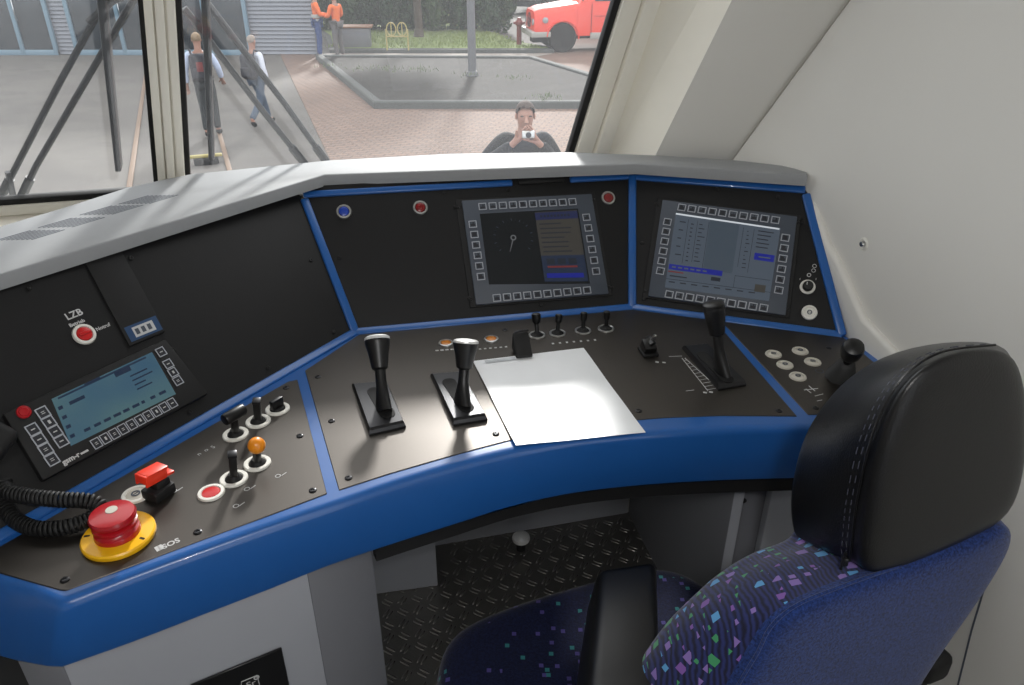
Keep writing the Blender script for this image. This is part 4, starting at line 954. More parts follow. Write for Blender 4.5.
# rails
for k, (p, q) in enumerate(((((-4.12, 10.8)), (-5.73, 14.76)), ((-5.50, 10.8), (-7.11, 14.76)))):
    d = (V((q[0], q[1], 0)) - V((p[0], p[1], 0))).normalized(); a = V((p[0], p[1], ZG)) - d * 5; z = V((p[0], p[1], ZG)) + d * 9; s_ = V((-d.y, d.x, 0)) * .035
    b = B(); b.hexa([a - s_, a + s_, z + s_, z - s_], [x + V((0, 0, .03)) for x in (a - s_, a + s_, z + s_, z - s_)], K['rail'], .008)
    b.build('track_rail', label=('brown track rail' + (' running past the first walking man' if k == 0 else ' furthest left, seen through the left pane')), cat='rail', group='track rails', M=T(a))
# low wheel stop between the rails
p = g(207, 164); dT = V((-.376, .926, 0)); sT = V((.926, .376, 0)); M = T(p) @ Mx.Rotation(math.radians(22), 4, 'Z')
ws = thing('wheel_stop', 'low dark wheel stop with a faded yellow bar at the end of the track', 'wheel stop', M)
b = B(); b.box(.34, .16, .10, M @ T(0, 0, .05), K['chassis'], .02); b.build('base', ws)
b = B(); b.box(.46, .07, .04, M @ T(0, 0, .12), K['rackyellow'], .01); b.build('bar', ws)
# planting bed
bed = thing('planting_bed', 'dark soil planting bed with a concrete kerb in the brick pavement', 'planting bed', T(-1, 18, ZG))
o_ = [g(316, 60), g(374, 109.5), g(690, 114), g(640, 100), g(533, 61.5)]
o_[2] = V((3.2, o_[1].y, ZG)); o_[3] = V((2.6, 16.6, ZG))
cen = sum(o_, V()) / 5
def insetp(pts, d): return [V((q.x, q.y, pts[0].z)) for q in inset([V((p.x, p.y, 0)) for p in pts], d)]
ii = insetp(o_, .18)
b = B(); b.loft([o_, up(o_, .13), up(insetp(o_, .02), .15), up(insetp(o_, .16), .15), up(ii, .13), up(ii, .02)], K['kerb'], cap0=False, cap1=False); b.build('kerb', bed, smooth=20)
b = B(); b.quad(up(insetp(o_, .17), .10), K['soil']); b.build('soil', bed, smooth=0)
K['weed'] = mat('green weeds', (150, 166, 128), .8, var=.2)
def tuft(c, r, n, h, m, b, rr):
    for k in range(n):
        a = rr.uniform(0, 2 * PI); d = rr.uniform(0, r); p = c + V((math.cos(a) * d, math.sin(a) * d, 0)); t = V((rr.uniform(-.5, .5), rr.uniform(-.5, .5), 1)) * h * rr.uniform(.5, 1); w = V((rr.uniform(-1, 1), rr.uniform(-1, 1), 0)).normalized() * h * .14
        b.add([p - w, p + w, p + t], [[0, 1, 2]], m)
rr = random.Random(11); b = B()
for q in ((358, 69), (382, 68), (395, 70), (420, 69), (424, 71), (543, 98), (548, 97), (330, 66), (470, 75), (515, 78)):
    tuft(g(*q, .16), .42, 26, .09, K['weed'], b, rr)
b.build('bed_weeds', kind='stuff', label='scattered green weeds growing on the dark planting bed', cat='weeds', M=T(cen), smooth=0)
# pale path behind the bed and lawn
b = B(); b.prism([V((-5.3, 22.0, ZG + .012)), V((.7, 22.0, ZG + .012)), V((1.15, 22.6, ZG + .012)), V((-5.3, 22.6, ZG + .012))], V((0, 0, 1)), .01, K['kerbtop']); b.build('path', kind='structure', smooth=0)
lw = [V((-5.2, 22.75, ZG)), V((1.2, 22.75, ZG)), V((1.15, 23.4, ZG)), V((.1, 24.8, ZG)), V((-.8, 28, ZG)), V((-1.6, 34, ZG)), V((-9, 34, ZG)), V((-6, 26, ZG))]
b = B(); b.loft([lw, up(lw, .10), up(insetp(lw, .16), .12)], K['kerb']); b.build('lawn_kerb', kind='structure', smooth=0)
b = B(); b.quad(up(insetp(lw, .15), .125), K['lawn']); lawn_o = b.build('lawn', kind='structure', smooth=0)
bx0_ = g(357, 52); hy0_ = g(519, 49) + V((0, 0, .12)); tr0 = g(419, 41) + V((0, 0, .12)); rr = random.Random(4); b = B()
for k in range(2600):
    p = V((rr.uniform(-5.4, .8), rr.uniform(22.95, 28), ZG + .12))
    if p.x > .85 - (p.y - 22.9) * .36 or p.y > 26.8 or (abs(p.x - bx0_.x) < .62 and p.y < bx0_.y + .8) or (p - hy0_).length < .4 or (p - tr0).length < .5: continue
    t = V((rr.uniform(-.05, .05), rr.uniform(-.05, .05), rr.uniform(.05, .12))); w = V((.015, 0, 0)); b.add([p - w, p + w, p + t], [[0, 1, 2]], K['lawn'])
b.build('grass_blades', kind='stuff', label='short green grass on the lawn behind the planting bed', cat='grass', M=T(-2, 25, ZG), smooth=0)
# ---------------------------------------------------------------- trees and hedge
def leafmat(name, a, b_):
    m = noise_ground(name, a, b_, 1.2, .75); return m
K['leaf1'] = leafmat('mid green leaves', (60, 92, 60), (104, 132, 84)); K['leaf2'] = leafmat('dark green leaves', (44, 76, 54), (78, 112, 76))
def foliage(b, c, rad, n, size, m, rr):
    for k in range(n):
        while True:
            d = V((rr.uniform(-1, 1), rr.uniform(-1, 1), rr.uniform(-1, 1)))
            if .35 < d.length < 1: break
        p = V((c.x + d.x * rad.x, c.y + d.y * rad.y, c.z + d.z * rad.z)); s_ = size * rr.uniform(.5, 1.2)
        u = V((rr.gauss(0, 1), rr.gauss(0, 1), rr.gauss(0, 1))).normalized(); w = u.cross(V((rr.gauss(0, 1), rr.gauss(0, 1), rr.gauss(0, 1)))).normalized()
        b.add([p - u * s_, p + w * s_ * .45, p + u * s_, p - w * s_ * .45], [[0, 1, 2, 3]], m)
def core(b, c, rad, m, rr):
    t = bmesh.new(); bmesh.ops.create_icosphere(t, subdivisions=3, radius=1)
    for v in t.verts:
        f = .72 + .22 * mnoise.noise(v.co * 2.3 + V((c.x, c.y, 0))); v.co = V((c.x + v.co.x * rad.x * f, c.y + v.co.y * rad.y * f, c.z + v.co.z * rad.z * f))
    b.addbm(t, m)
def tree(name, label, base, trunk_h, tr, crown, m, seed, group='trees behind the lawn', leaves=2600, leaf=.16):
    rr = random.Random(seed); t = thing(name, label, 'tree' if name == 'leafy_tree' else 'shrub', T(base), group)
    b = B(); top = base + V((rr.uniform(-.1, .1), 0, trunk_h)); b.tube([base, base + V((.02, 0, .3)), lerp(base, top, .6), top], [tr * 1.35, tr, tr * .9, tr * .6], K['bark'], 12)
    for k in range(4):
        a = rr.uniform(0, 6.28); b.tube([lerp(base, top, .8), top + V((math.cos(a) * .5, math.sin(a) * .5, .9))], [tr * .45, tr * .2], K['bark'], 6)
    b.build('trunk', t)
    b = B()
    for (cx, cy, cz, rx, ry, rz) in crown:
        c = base + V((cx, cy, cz)); core(b, c, V((rx, ry, rz)), K[m], rr); foliage(b, c, V((rx, ry, rz)), leaves // len(crown), leaf, K[m], rr)
    b.build('crown', t, smooth=0, recalc=False)
def shrub(label, x, y, w, h, m, seed):
    tree('leafy_shrub', label, V((x, y, ZG + .1)), h * .5, .09, [(0, 0, h * .5, w, w * .8, h * .55), (w * .4, -.1, h * .35, w * .7, w * .6, h * .4), (-w * .4, .1, h * .4, w * .7, w * .6, h * .42)], m, seed)
tree('leafy_tree', 'straight bare trunked tree at the lawn in front of the green shrubs', g(419, 41) + V((0, 0, .1)), 4.2, .13, [(0, 0, 5.6, 2.2, 2.2, 1.9)], 'leaf1', 21)
rr = random.Random(40); t = thing('hedge', 'tall dense green hedge along the back of the lawn', 'hedge', T(-3.2, 28, ZG + .1))
b = B()
for k in range(13):
    x = -6.6 + k * .52; y = 28.2 + .4 * math.sin(k * 2.1); h = 2.9 + .5 * math.sin(k * 1.7)
    for (cx, cy, cz, rx, ry, rz) in ((0, 0, h * .52, .62, .8, h * .56), (rr.uniform(-.2, .2), -.25, h * .32, .5, .6, h * .36)):
        c = V((x + cx, y + cy, ZG + .1 + cz)); mm = K['leaf1' if (k + (cy < 0)) % 2 else 'leaf2']; core(b, c, V((rx, ry, rz)), mm, rr); foliage(b, c, V((rx, ry, rz)), 1000, .11, mm, rr)
b.build('foliage', t, smooth=0, recalc=False)
b = B()
for k in range(9): b.tube([V((-6.3 + k * .72, 28.1, ZG + .1)), V((-6.3 + k * .72, 28.1, ZG + 1.2))], .05, K['bark'], 6)
b.build('stems', t)
far = [('dark green tree behind the brown shed', -2.2, 42), ('dark green tree behind the red hydrant post', 3.0, 41), ('dark green tree directly behind the fire truck bonnet', 7.6, 40)]
for k, (l_, x, y) in enumerate(far):
    tree('leafy_tree', l_, V((x, y, ZG)), 3.4, .2, [(0, 0, 3.6, 2.1, 1.8, 3.2), (.9, -.4, 2.3, 1.5, 1.4, 2.2), (-1.0, -.3, 2.4, 1.5, 1.4, 2.3), (0, 0, 6.2, 2.2, 2, 2.2)], 'leaf2', 70 + k, leaves=3200, leaf=.24)
# lamp post
p = g(472.5, 80); t = thing('lamp_post', 'slender grey post standing in the planting bed', 'post', T(p))
b = B(); b.tube([p, p + V((0, 0, .5)), p + V((0, 0, 2.5)), p + V((0, 0, 5.5))], [.10, .095, .085, .06], K['post'], 14); b.build('pole', t)
b = B(); b.lathe([(.15, 0), (.15, .12), (.11, .2)], T(p), K['post'], 16); b.build('base', t)
b = B(); b.lathe([(.02, -.1), (.22, 0), (.25, .15), (.12, .34), (.02, .36)], T(p + V((0, 0, 5.6))), K['bumper'], 18); b.build('lantern', t)
# ---------------------------------------------------------------- building
FY = 22.45
bd = thing('station_building', 'low station building with pale horizontal siding and blue framed glass doors', 'building', T(-9, FY, ZG))
def fx(px): return aty(px, 50, FY).x
X0, X1 = -16.5, fx(319); b = B()
b.box(X1 - X0, .3, 4.6, T((X0 + X1) / 2, FY + .25, ZG + 2.3), K['siding'])
for k in range(44):
    z = ZG + .02 + k * .104
    b.hexa([V((X0, FY + .10, z)), V((X1, FY + .10, z)), V((X1, FY + .02, z)), V((X0, FY + .02, z))], [V((X0, FY + .10, z + .101)), V((X1, FY + .10, z + .101)), V((X1, FY + .075, z + .101)), V((X0, FY + .075, z + .101))], K['siding'])
b.build('siding_wall', bd, smooth=0)
b = B(); b.box(X1 - X0 + .8, 3.2, .3, T((X0 + X1) / 2, FY + 1.2, ZG + 4.75), K['post'], .03); b.build('roof', bd)
b = B(); b.box(.08, .06, 3.2, T(X1 - .02, FY + .0, ZG + 1.6), K['post'], .01); b.build('corner_post', bd)
def gdoor(pxa, pxb, mids):
    xa, xb = fx(pxa), fx(pxb); h = 3.0; d = B(); fw = .11
    for x in [xa + fw / 2, xb - fw / 2] + [fx(m) for m in mids]: d.box(fw, .10, h, T(x, FY - .04, ZG + h / 2), K['frame'], .01)
    for z in (.07, h - .07): d.box(xb - xa, .09, .14, T((xa + xb) / 2, FY - .035, ZG + z), K['frame'], .01)
    do = d.build('door', bd)
    q = B(); q.box(xb - xa - .04, .02, h - .1, T((xa + xb) / 2, FY - .02, ZG + h / 2), K['doorglass']); q.build('door_glass', do, smooth=0)
    for m in mids:
        q = B(); x = fx(m) + .13; q.tube([V((x, FY - .12, ZG + .9)), V((x, FY - .16, ZG + .95)), V((x, FY - .16, ZG + 1.4)), V((x, FY - .12, ZG + 1.45))], .015, K['chrome'], 6); q.build('door_handle', do)
gdoor(-30, 59, (24,)); gdoor(76, 160, (126,)); gdoor(166, 253, (211,))
# wooden topped box, yellow rack, shed, hydrant post
p = g(357, 52); M = T(p) @ Mx.Rotation(.1, 4, 'Z'); t = thing('planter_box', 'grey box with a slatted wooden top beside the two workers', 'box', M)
b = B(); b.box(.80, .6, .62, M @ T(0, .3, .31), K['post'], .02); b.build('body', t)
b = B()
for k in range(5): b.box(.96, .12, .05, M @ T(0, .04 + k * .135, .66), K['wood'], .008)
b.build('slatted_top', t)
p = g(398, 51, .1); M = T(p); t = thing('bicycle_rack', 'small yellow tube bicycle rack on the lawn', 'rack', M); p = p + V((0, 0, .02))
b = B()
for x in (-.30, .30): b.tube([p + V((x, 0, 0)), p + V((x, 0, .55))], .022, K['rackyellow'], 8)
b.tube([p + V((-.3, 0, .36)), p + V((.3, 0, .36))], .02, K['rackyellow'], 8); b.build('frame', t)
b = B()
for x in (-.15, .15):
    b.tube([p + V((x + .13 * math.cos(a), 0, .55 + .17 * math.sin(a))) for a in [k * PI / 8 for k in range(16)]], .018, K['rackyellow'], 6, closed=True); b.tube([p + V((x, 0, .38)), p + V((x, 0, .7))], .016, K['rackyellow'], 6)
b.build('hoop', t)
p = g(482, 38); M = T(V((-.62, 30.2, ZG))); t = thing('garden_shed', 'small brown shed behind the lawn beside the shrubs', 'shed', M)
b = B(); b.box(.62, 1.2, 1.5, M @ T(0, .6, .75), K['shed'], .02); b.build('walls', t)
b = B(); b.hexa([M @ V(c) for c in ((-.42, -.1, 1.46), (.42, -.1, 1.46), (.42, 1.3, 1.46), (-.42, 1.3, 1.46))], [M @ V(c) for c in ((-.1, -.1, 1.85), (.1, -.1, 1.85), (.1, 1.3, 1.85), (-.1, 1.3, 1.85))], K['chassis'], .02); b.build('roof', t)
p = g(519, 49); t = thing('hydrant_post', 'dark red hydrant post standing left of the fire truck', 'post', T(p)); K['hyd'] = mat('dark red hydrant paint', (150, 52, 44), .5)
b = B(); b.lathe([(.11, 0), (.11, .05), (.075, .08), (.07, .62), (.09, .66)], T(p), K['hyd'], 16); b.build('post', t)
b = B(); b.lathe([(.09, .66), (.13, .68), (.13, .74), (.07, .80), (.05, .86)], T(p), K['hyd'], 16); b.box(.34, .08, .08, T(p + V((0, 0, .72))), K['hyd'], .02); b.build('cap', t)
# parked car at the street
K['carpaint'] = mat('dark grey car paint', (62, 66, 72), .35, coat=.3)
M = T(1.2, 36.5, ZG) @ Mx.Rotation(math.radians(-28), 4, 'Z'); t = thing('parked_car', 'dark grey car parked on the street beyond the lawn', 'car', M)
b = B(); secs = [(-.95, .35, .62), (-.9, .30, .78), (-.3, .28, .86), (.0, .28, .9)]
prof = [(-2.0, .35), (-2.02, .6), (-1.9, .74), (-1.1, .86), (-.55, 1.32), (.75, 1.40), (1.35, .98), (1.95, .9), (2.02, .6), (1.98, .32)]
rings = []
for x_, sc in ((-.84, .86), (-.80, .97), (-.6, 1), (.6, 1), (.80, .97), (.84, .86)):
    rings.append([M @ V((x_ * (1 if z < .9 else .86), y, .62 + (z - .62) * sc)) for y, z in prof])
b.loft(rings, K['carpaint']); b.build('body', t, smooth=40)
for x_ in (-.82, .82):
    for y in (-1.25, 1.3):
        b = B(); b.lathe([(.31, -.1), (.32, -.06), (.32, .06), (.31, .1)], M @ T(x_, y, .32) @ Mx.Rotation(PI / 2, 4, 'Y'), K['tyre'], 20); b.lathe([(.2, -.105), (.19, .105)], M @ T(x_, y, .32) @ Mx.Rotation(PI / 2, 4, 'Y'), K['steel'], 18); b.build('wheel', t)
b = B(); b.hexa([M @ V(c) for c in ((-.70, -1.04, .9), (.70, -1.04, .9), (.62, -.60, 1.3), (-.62, -.60, 1.3))], [M @ V(c) for c in ((-.70, -1.07, .92), (.70, -1.07, .92), (.62, -.63, 1.32), (-.62, -.63, 1.32))], K['doorglass']); b.build('windscreen', t, smooth=0)
for x_ in (-.58, .58):
    b = B(); b.sphere((x_, -1.98, .66), (.14, .06, .09), K['lamp'], M, 12); b.build('headlight', t)
# ---------------------------------------------------------------- fire truck (nose to the left)
wp0 = g(562.5, 53); M = T(wp0) @ Mx.Rotation(math.radians(10), 4, 'Z') @ Mx.Scale(.80, 4)
t = thing('fire_truck', 'orange red round nosed fire truck parked at the right behind the window frame', 'fire truck', M)
def tb(dx, dy, dz, x, y, z, m, bev=.04): b.box(dx, dy, dz, M @ T(x, y, z), K[m], bev, 3)
# local: x runs back along the truck, near side at y = 0, far side at y = 2.1; front axle at x = 0
sec = lambda x, y0, y1, z0, z1, r: [M @ V((x, y, z)) for y, z in ((y0, z0), (y0, z1 - r), (y0 + r * .3, z1 - r * .3), (y0 + r, z1), (y1 - r, z1), (y1 - r * .3, z1 - r * .3), (y1, z1 - r), (y1, z0))]
b = B(); b.loft([sec(-1.02, .35, 1.75, .78, 1.22, .2), sec(-.98, .25, 1.85, .68, 1.36, .22), sec(-.70, .16, 1.94, .66, 1.46, .24), sec(-.2, .12, 1.98, .64, 1.52, .24), sec(.38, .06, 2.04, .64, 1.60, .2), sec(.55, .04, 2.06, .62, 1.62, .16)], K['truck']); b.build('bonnet', t, smooth=50)
b = B(); b.loft([sec(.5, .02, 2.08, .58, 1.55, .1), sec(.62, .0, 2.1, .56, 1.62, .1), sec(1.0, .04, 2.06, .56, 2.62, .16), sec(1.25, .04, 2.06, .56, 2.72, .18), sec(2.5, .04, 2.06, .56, 2.74, .18), sec(2.6, .04, 2.06, .56, 2.7, .16)], K['truck']); b.build('cab', t, smooth=40)
b = B(); tb(4.2, 2.2, 2.1, 4.85, 1.05, 1.66, 'truck', .08); b.build('equipment_body', t)
b = B()
for z in (1.0, 1.6, 2.2): tb(4.0, .03, .03, 4.85, -.06, z, 'bumper', .005)
b.build('trim_line', t)
b = B(); b.hexa([M @ V(c) for c in ((.70, .0, 1.70), (.70, 2.1, 1.70), (.98, 1.95, 2.5), (.98, .15, 2.5))], [M @ V(c) for c in ((.66, .0, 1.70), (.66, 2.1, 1.70), (.94, 1.95, 2.5), (.94, .15, 2.5))], K['doorglass']); b.build('windscreen', t, smooth=0)
b = B(); b.prism([M @ V(c) for c in ((1.12, .035, 1.68), (1.95, .035, 1.68), (1.95, .035, 2.45), (1.3, .035, 2.45))], M.to_3x3() @ V((0, -1, 0)), .012, K['doorglass']); b.build('side_window', t, smooth=0)
b = B(); tb(.85, .02, .01, 1.55, .0, 1.2, 'chassis', 0); tb(.012, .02, 1.0, 1.02, .0, 1.1, 'chassis', 0); tb(.012, .02, 1.0, 2.1, .0, 1.1, 'chassis', 0); tb(.14, .03, .03, 1.95, -.01, 1.4, 'chrome', .005); b.build('door_line', t, smooth=0)
for y in (.12, 1.98):       # front wings over the wheels
    b = B(); pts = [V((math.cos(a) * .60, 0, .50 + math.sin(a) * .58)) for a in [math.radians(q) for q in range(-5, 186, 12)]]
    rings = [[M @ (V((p.x, y - .14, p.z)) ), M @ V((p.x, y + .16, p.z)), M @ V((p.x * .94, y + .16, .5 + (p.z - .5) * .94)), M @ V((p.x * .94, y - .14, .5 + (p.z - .5) * .94))] for p in pts]
    b.loft(rings, K['truck']); b.build('front_wing', t)
b = B(); tb(.16, 2.1, .20, -1.06, 1.05, .62, 'bumper', .04); tb(.62, .06, .18, -.75, .02, .62, 'bumper', .02); b.build('bumper', t)
b = B(); b.lathe([(.0, .02), (.40, .02), (.44, 0), (.44, -.05)], M @ T(-1.0, 1.05, 1.02) @ Mx.Rotation(-PI / 2, 4, 'Y') @ Mx.Scale(.6, 4, (1, 0, 0)), K['chassis'], 24)
b.build('grille', t)
for y in (.42, 1.68):
    b = B(); b.lathe([(.13, -.02), (.13, .03), (.10, .05), (.01, .06)], M @ T(-.98, y, 1.0) @ Mx.Rotation(-PI / 2, 4, 'Y'), K['lamp'], 18); b.build('headlight', t)
b = B(); b.lathe([(.10, -.02), (.10, .04), (.01, .06)], M @ T(-.62, .14, 1.08) @ Mx.Rotation(PI / 2, 4, 'X'), K['lamp'], 16); b.build('side_lamp', t)
for x in (0, 4.6):
    for y in (.14, 1.96):
        b = B(); Mw = M @ T(x, y, .50) @ Mx.Rotation(PI / 2, 4, 'X'); b.lathe([(.25, -.14), (.46, -.14), (.50, -.10), (.50, .10), (.46, .14), (.25, .14)], Mw, K['tyre'], 28); b.lathe([(.25, -.1), (.26, .1), (.1, .12), (.09, .02)], Mw, K['truck'], 20); b.build('wheel', t)
b = B(); tb(6.6, 1.2, .26, 3.0, 1.05, .55, 'chassis', .03); tb(.8, .5, .3, -.55, 1.05, .42, 'chassis', .05); b.build('chassis', t)
b = B(); tb(3.2, .06, .22, 2.6, .02, .55, 'bumper', .02); b.build('side_skirt', t)
b = B(); tb(.5, .06, .34, 1.55, -.02, 1.0, 'chrome', .01) if 0 else b.lathe([(.10, 0), (.12, .06), (.12, .2), (.06, .28)], M @ T(1.7, .5, 2.74), K['bluelens'], 18); b.build('beacon', t)
# ---------------------------------------------------------------- people
def skin_mesh(name, par, V_, E_2, m, sub=2, label=None):
    """V_: list of (point, radius); edges; world coordinates"""
    bm = bmesh.new(); lay = bm.verts.layers.skin.verify(); W = WM[par.name].inverted()
    vs = []
    for k, (p, r) in enumerate(V_):
        v = bm.verts.new(W @ p); rr2 = r if isinstance(r, tuple) else (r, r); v[lay].radius = rr2; v[lay].use_root = (k == 0); vs.append(v)
    for a, c in E_2: bm.edges.new((vs[a], vs[c]))
    me = bpy.data.meshes.new(name); bm.to_mesh(me); bm.free(); me.materials.append(m)
    o = bpy.data.objects.new(name, me); COL.objects.link(o); o.parent = par; WM[o.name] = WM[par.name].copy()
    md = o.modifiers.new('skin', 'SKIN'); md.use_smooth_shade = True; md.branch_smoothing = .3
    s_ = o.modifiers.new('smooth', 'SUBSURF'); s_.levels = s_.render_levels = sub
    if label: o['label'] = label
    return o
K['skin'] = mat('skin', (214, 160, 138), .55, var=.05)
def person(label, foot_px, face, height, pose, cols, hair, hairless=False, zbase=0, y=None):
    p = g(*foot_px, zbase) if y is None else V((y[0], y[1], ZG + zbase))
    M = T(p) @ Mx.Rotation(face, 4, 'Z') @ Mx.Scale(height / 1.75, 4)
    t = thing('person', label, 'person', T(p) @ Mx.Rotation(face, 4, 'Z'), None)
    J_ = dict(pelvis=(0, 0, .95), waist=(0, 0, 1.08), chest=(0, .0, 1.27), neckb=(0, -.01, 1.44), neck=(0, 0, 1.51), head=(0, .02, 1.61), crown=(0, .01, 1.70),
              shl=(-.18, -.01, 1.40), shr=(.18, -.01, 1.40), ell=(-.24, -.03, 1.13), elr=(.24, -.03, 1.13), wrl=(-.25, .06, .88), wrr=(.25, .06, .88),
              hil=(-.09, 0, .92), hir=(.09, 0, .92), knl=(-.10, .02, .50), knr=(.10, .02, .50), anl=(-.10, -.02, .09), anr=(.10, -.02, .09), tol=(-.12, .14, .04), tor=(.12, .14, .04))
    J_.update(pose); P = {k: M @ V(v) for k, v in J_.items()}; s_ = height / 1.75
    # bare body: one continuous surface with head, neck, torso, arms, hands with fingers and legs
    names_ = ['pelvis', 'waist', 'chest', 'neckb', 'neck', 'head', 'crown', 'shl', 'ell', 'wrl', 'shr', 'elr', 'wrr', 'hil', 'knl', 'anl', 'tol', 'hir', 'knr', 'anr', 'tor']
    rad = dict(pelvis=(.13, .10), waist=(.12, .09), chest=(.14, .10), neckb=(.07, .07), neck=(.055, .055), head=(.078, .092), crown=(.06, .07), shl=.055, shr=.055, ell=.042, elr=.042, wrl=.028, wrr=.028, hil=.085, hir=.085, knl=.058, knr=.058, anl=.04, anr=.04, tol=.032, tor=.032)
    vr = [(P[k], tuple(q * s_ for q in rad[k]) if isinstance(rad[k], tuple) else rad[k] * s_) for k in names_]; ix = {k: i for i, k in enumerate(names_)}
    ed = [('pelvis', 'waist'), ('waist', 'chest'), ('chest', 'neckb'), ('neckb', 'neck'), ('neck', 'head'), ('head', 'crown'), ('chest', 'shl'), ('shl', 'ell'), ('ell', 'wrl'), ('chest', 'shr'), ('shr', 'elr'), ('elr', 'wrr'), ('pelvis', 'hil'), ('hil', 'knl'), ('knl', 'anl'), ('anl', 'tol'), ('pelvis', 'hir'), ('hir', 'knr'), ('knr', 'anr'), ('anr', 'tor')]
    ed = [(ix[a], ix[c]) for a, c in ed]
    for sd, el, wr in ((-1, 'ell', 'wrl'), (1, 'elr', 'wrr')):
        d = (P[wr] - P[el]).normalized(); d = (M.to_3x3() @ V(pose['hand_' + wr[2]])).normalized() if 'hand_' + wr[2] in pose else d
        side = d.cross(M.to_3x3() @ V((0, 1, 0)))
        if side.length < .2: side = M.to_3x3() @ V((1, 0, 0))
        side.normalize(); bend = d.cross(side).normalized() * (-.35 * sd)
        pc = P[wr] + d * .07 * s_; vr.append((pc, (.036 * s_, .016 * s_))); pi_ = len(vr) - 1; ed.append((ix[wr], pi_))
        for f, (o2, ln) in enumerate(((-.030, .060), (-.010, .075), (.010, .070), (.029, .055))):
            k1 = pc + d * .035 * s_ + side * o2 * s_; k2 = k1 + (d + bend).normalized() * ln * s_
            vr.append((k1, .010 * s_)); vr.append((k2, .008 * s_)); ed.append((pi_, len(vr) - 2)); ed.append((len(vr) - 2, len(vr) - 1))
        k1 = P[wr] + d * .05 * s_ + side * (-.045) * s_; k2 = k1 + (d * .8 - side * .5 + bend).normalized() * .045 * s_
        vr.append((k1, .011 * s_)); vr.append((k2, .009 * s_)); ed.append((ix[wr], len(vr) - 2)); ed.append((len(vr) - 2, len(vr) - 1))
    skin_mesh('body', t, vr, ed, K['skin'])
    grow = .016 * s_
    def cloth(name, ks, es, m, g_=grow, over={}):
        vv = []
        for k in ks:
            r = over.get(k, rad[k]); r = tuple(q * s_ + g_ for q in r) if isinstance(r, tuple) else r * s_ + g_
            vv.append((P[k], r))
        id2 = {k: i for i, k in enumerate(ks)}; return skin_mesh(name, t, vv, [(id2[a], id2[c]) for a, c in es], m)
    hem = M @ V((0, 0, .90)); P['hem'] = hem; rad['hem'] = (.135, .10)
    slv = cols.get('sleeve', 1); P['cul'] = lerp(P['ell'], P['wrl'], .92) if slv == 1 else lerp(P['shl'], P['ell'], .8); P['cur'] = lerp(P['elr'], P['wrr'], .92) if slv == 1 else lerp(P['shr'], P['elr'], .8); rad['cul'] = rad['cur'] = .034 if slv == 1 else .05
    arms = [('shl', 'ell'), ('ell', 'cul'), ('shr', 'elr'), ('elr', 'cur')] if slv == 1 else [('shl', 'cul'), ('shr', 'cur')]
    ks = ['waist', 'hem', 'chest', 'neckb', 'shl', 'shr'] + (['ell', 'elr'] if slv == 1 else []) + ['cul', 'cur']
    cloth('shirt', ks, [('waist', 'hem'), ('waist', 'chest'), ('chest', 'neckb'), ('chest', 'shl'), ('chest', 'shr')] + arms, cols['top'])
    cloth('trousers', ['pelvis', 'hil', 'knl', 'anl', 'hir', 'knr', 'anr'], [('pelvis', 'hil'), ('hil', 'knl'), ('knl', 'anl'), ('pelvis', 'hir'), ('hir', 'knr'), ('knr', 'anr')], cols['legs'], over=dict(anl=.045, anr=.045))
    for a, c in (('anl', 'tol'), ('anr', 'tor')):
        heel = P[a] - (P[c] - P[a]).normalized() * .03 * s_; heel.z = P[a].z - .03 * s_
        skin_mesh('shoe', t, [(heel, .048 * s_), (lerp(P[a], P[c], .6) - V((0, 0, .012)), .05 * s_), (P[c], .04 * s_)], [(0, 1), (1, 2)], cols.get('shoe', K['tyre']))
    if hair is not None:
        b = B(); tt = bmesh.new(); bmesh.ops.create_icosphere(tt, subdivisions=3, radius=1); hd = M @ V((J_['head'][0], J_['head'][1] - .008, J_['head'][2] + .035)); Rm = M.to_3x3()
        kill = [v for v in tt.verts if v.co.z < (-.05 if v.co.y > -.1 else -.6) or (v.co.y > .55 and v.co.z < .45)]
        bmesh.ops.delete(tt, geom=kill, context='VERTS')
        for v in tt.verts: v.co = hd + Rm @ V((v.co.x * .080, v.co.y * .097, v.co.z * .090))
        b.addbm(tt, hair); b.build('hair', t)
    for sd in (-1, 1):
        b = B(); b.sphere((0, 0, 0), (.010, .018, .028), K['skin'], M @ T(J_['head'][0] + sd * .074, J_['head'][1] - .005, J_['head'][2]), 10); b.build('ear', t)
    return t, M, J_
K['hairblond'] = mat('short fair hair', (176, 150, 118), .8); K['hairdark'] = mat('short brown hair', (92, 74, 66), .8); K['hairgrey'] = mat('thin greyish hair', (190, 176, 164), .8)
K['shirtb'] = mat('pale blue shirt', (.40, .47, .62, 1), .8); K['shirtw'] = mat('white shirt', (.55, .58, .66, 1), .8); K['trd'] = mat('dark trousers', (46, 54, 58), .8); K['jeans'] = mat('blue jeans', (96, 116, 140), .8, var=.12)
K['vest'] = mat('high visibility orange cloth', (.70, .14, .03, 1), .8, var=.05); K['refl'] = mat('reflective white band', (226, 226, 220), .5); K['trb'] = mat('blue work trousers', (48, 88, 158), .8); K['trg'] = mat('grey work trousers', (128, 124, 124), .8); K['blackc'] = mat('black pullover', (26, 29, 34), .85)
K['pack'] = mat('dark rucksack cloth', (52, 54, 66), .8); K['packred'] = mat('red rucksack patch', (150, 60, 60), .8)
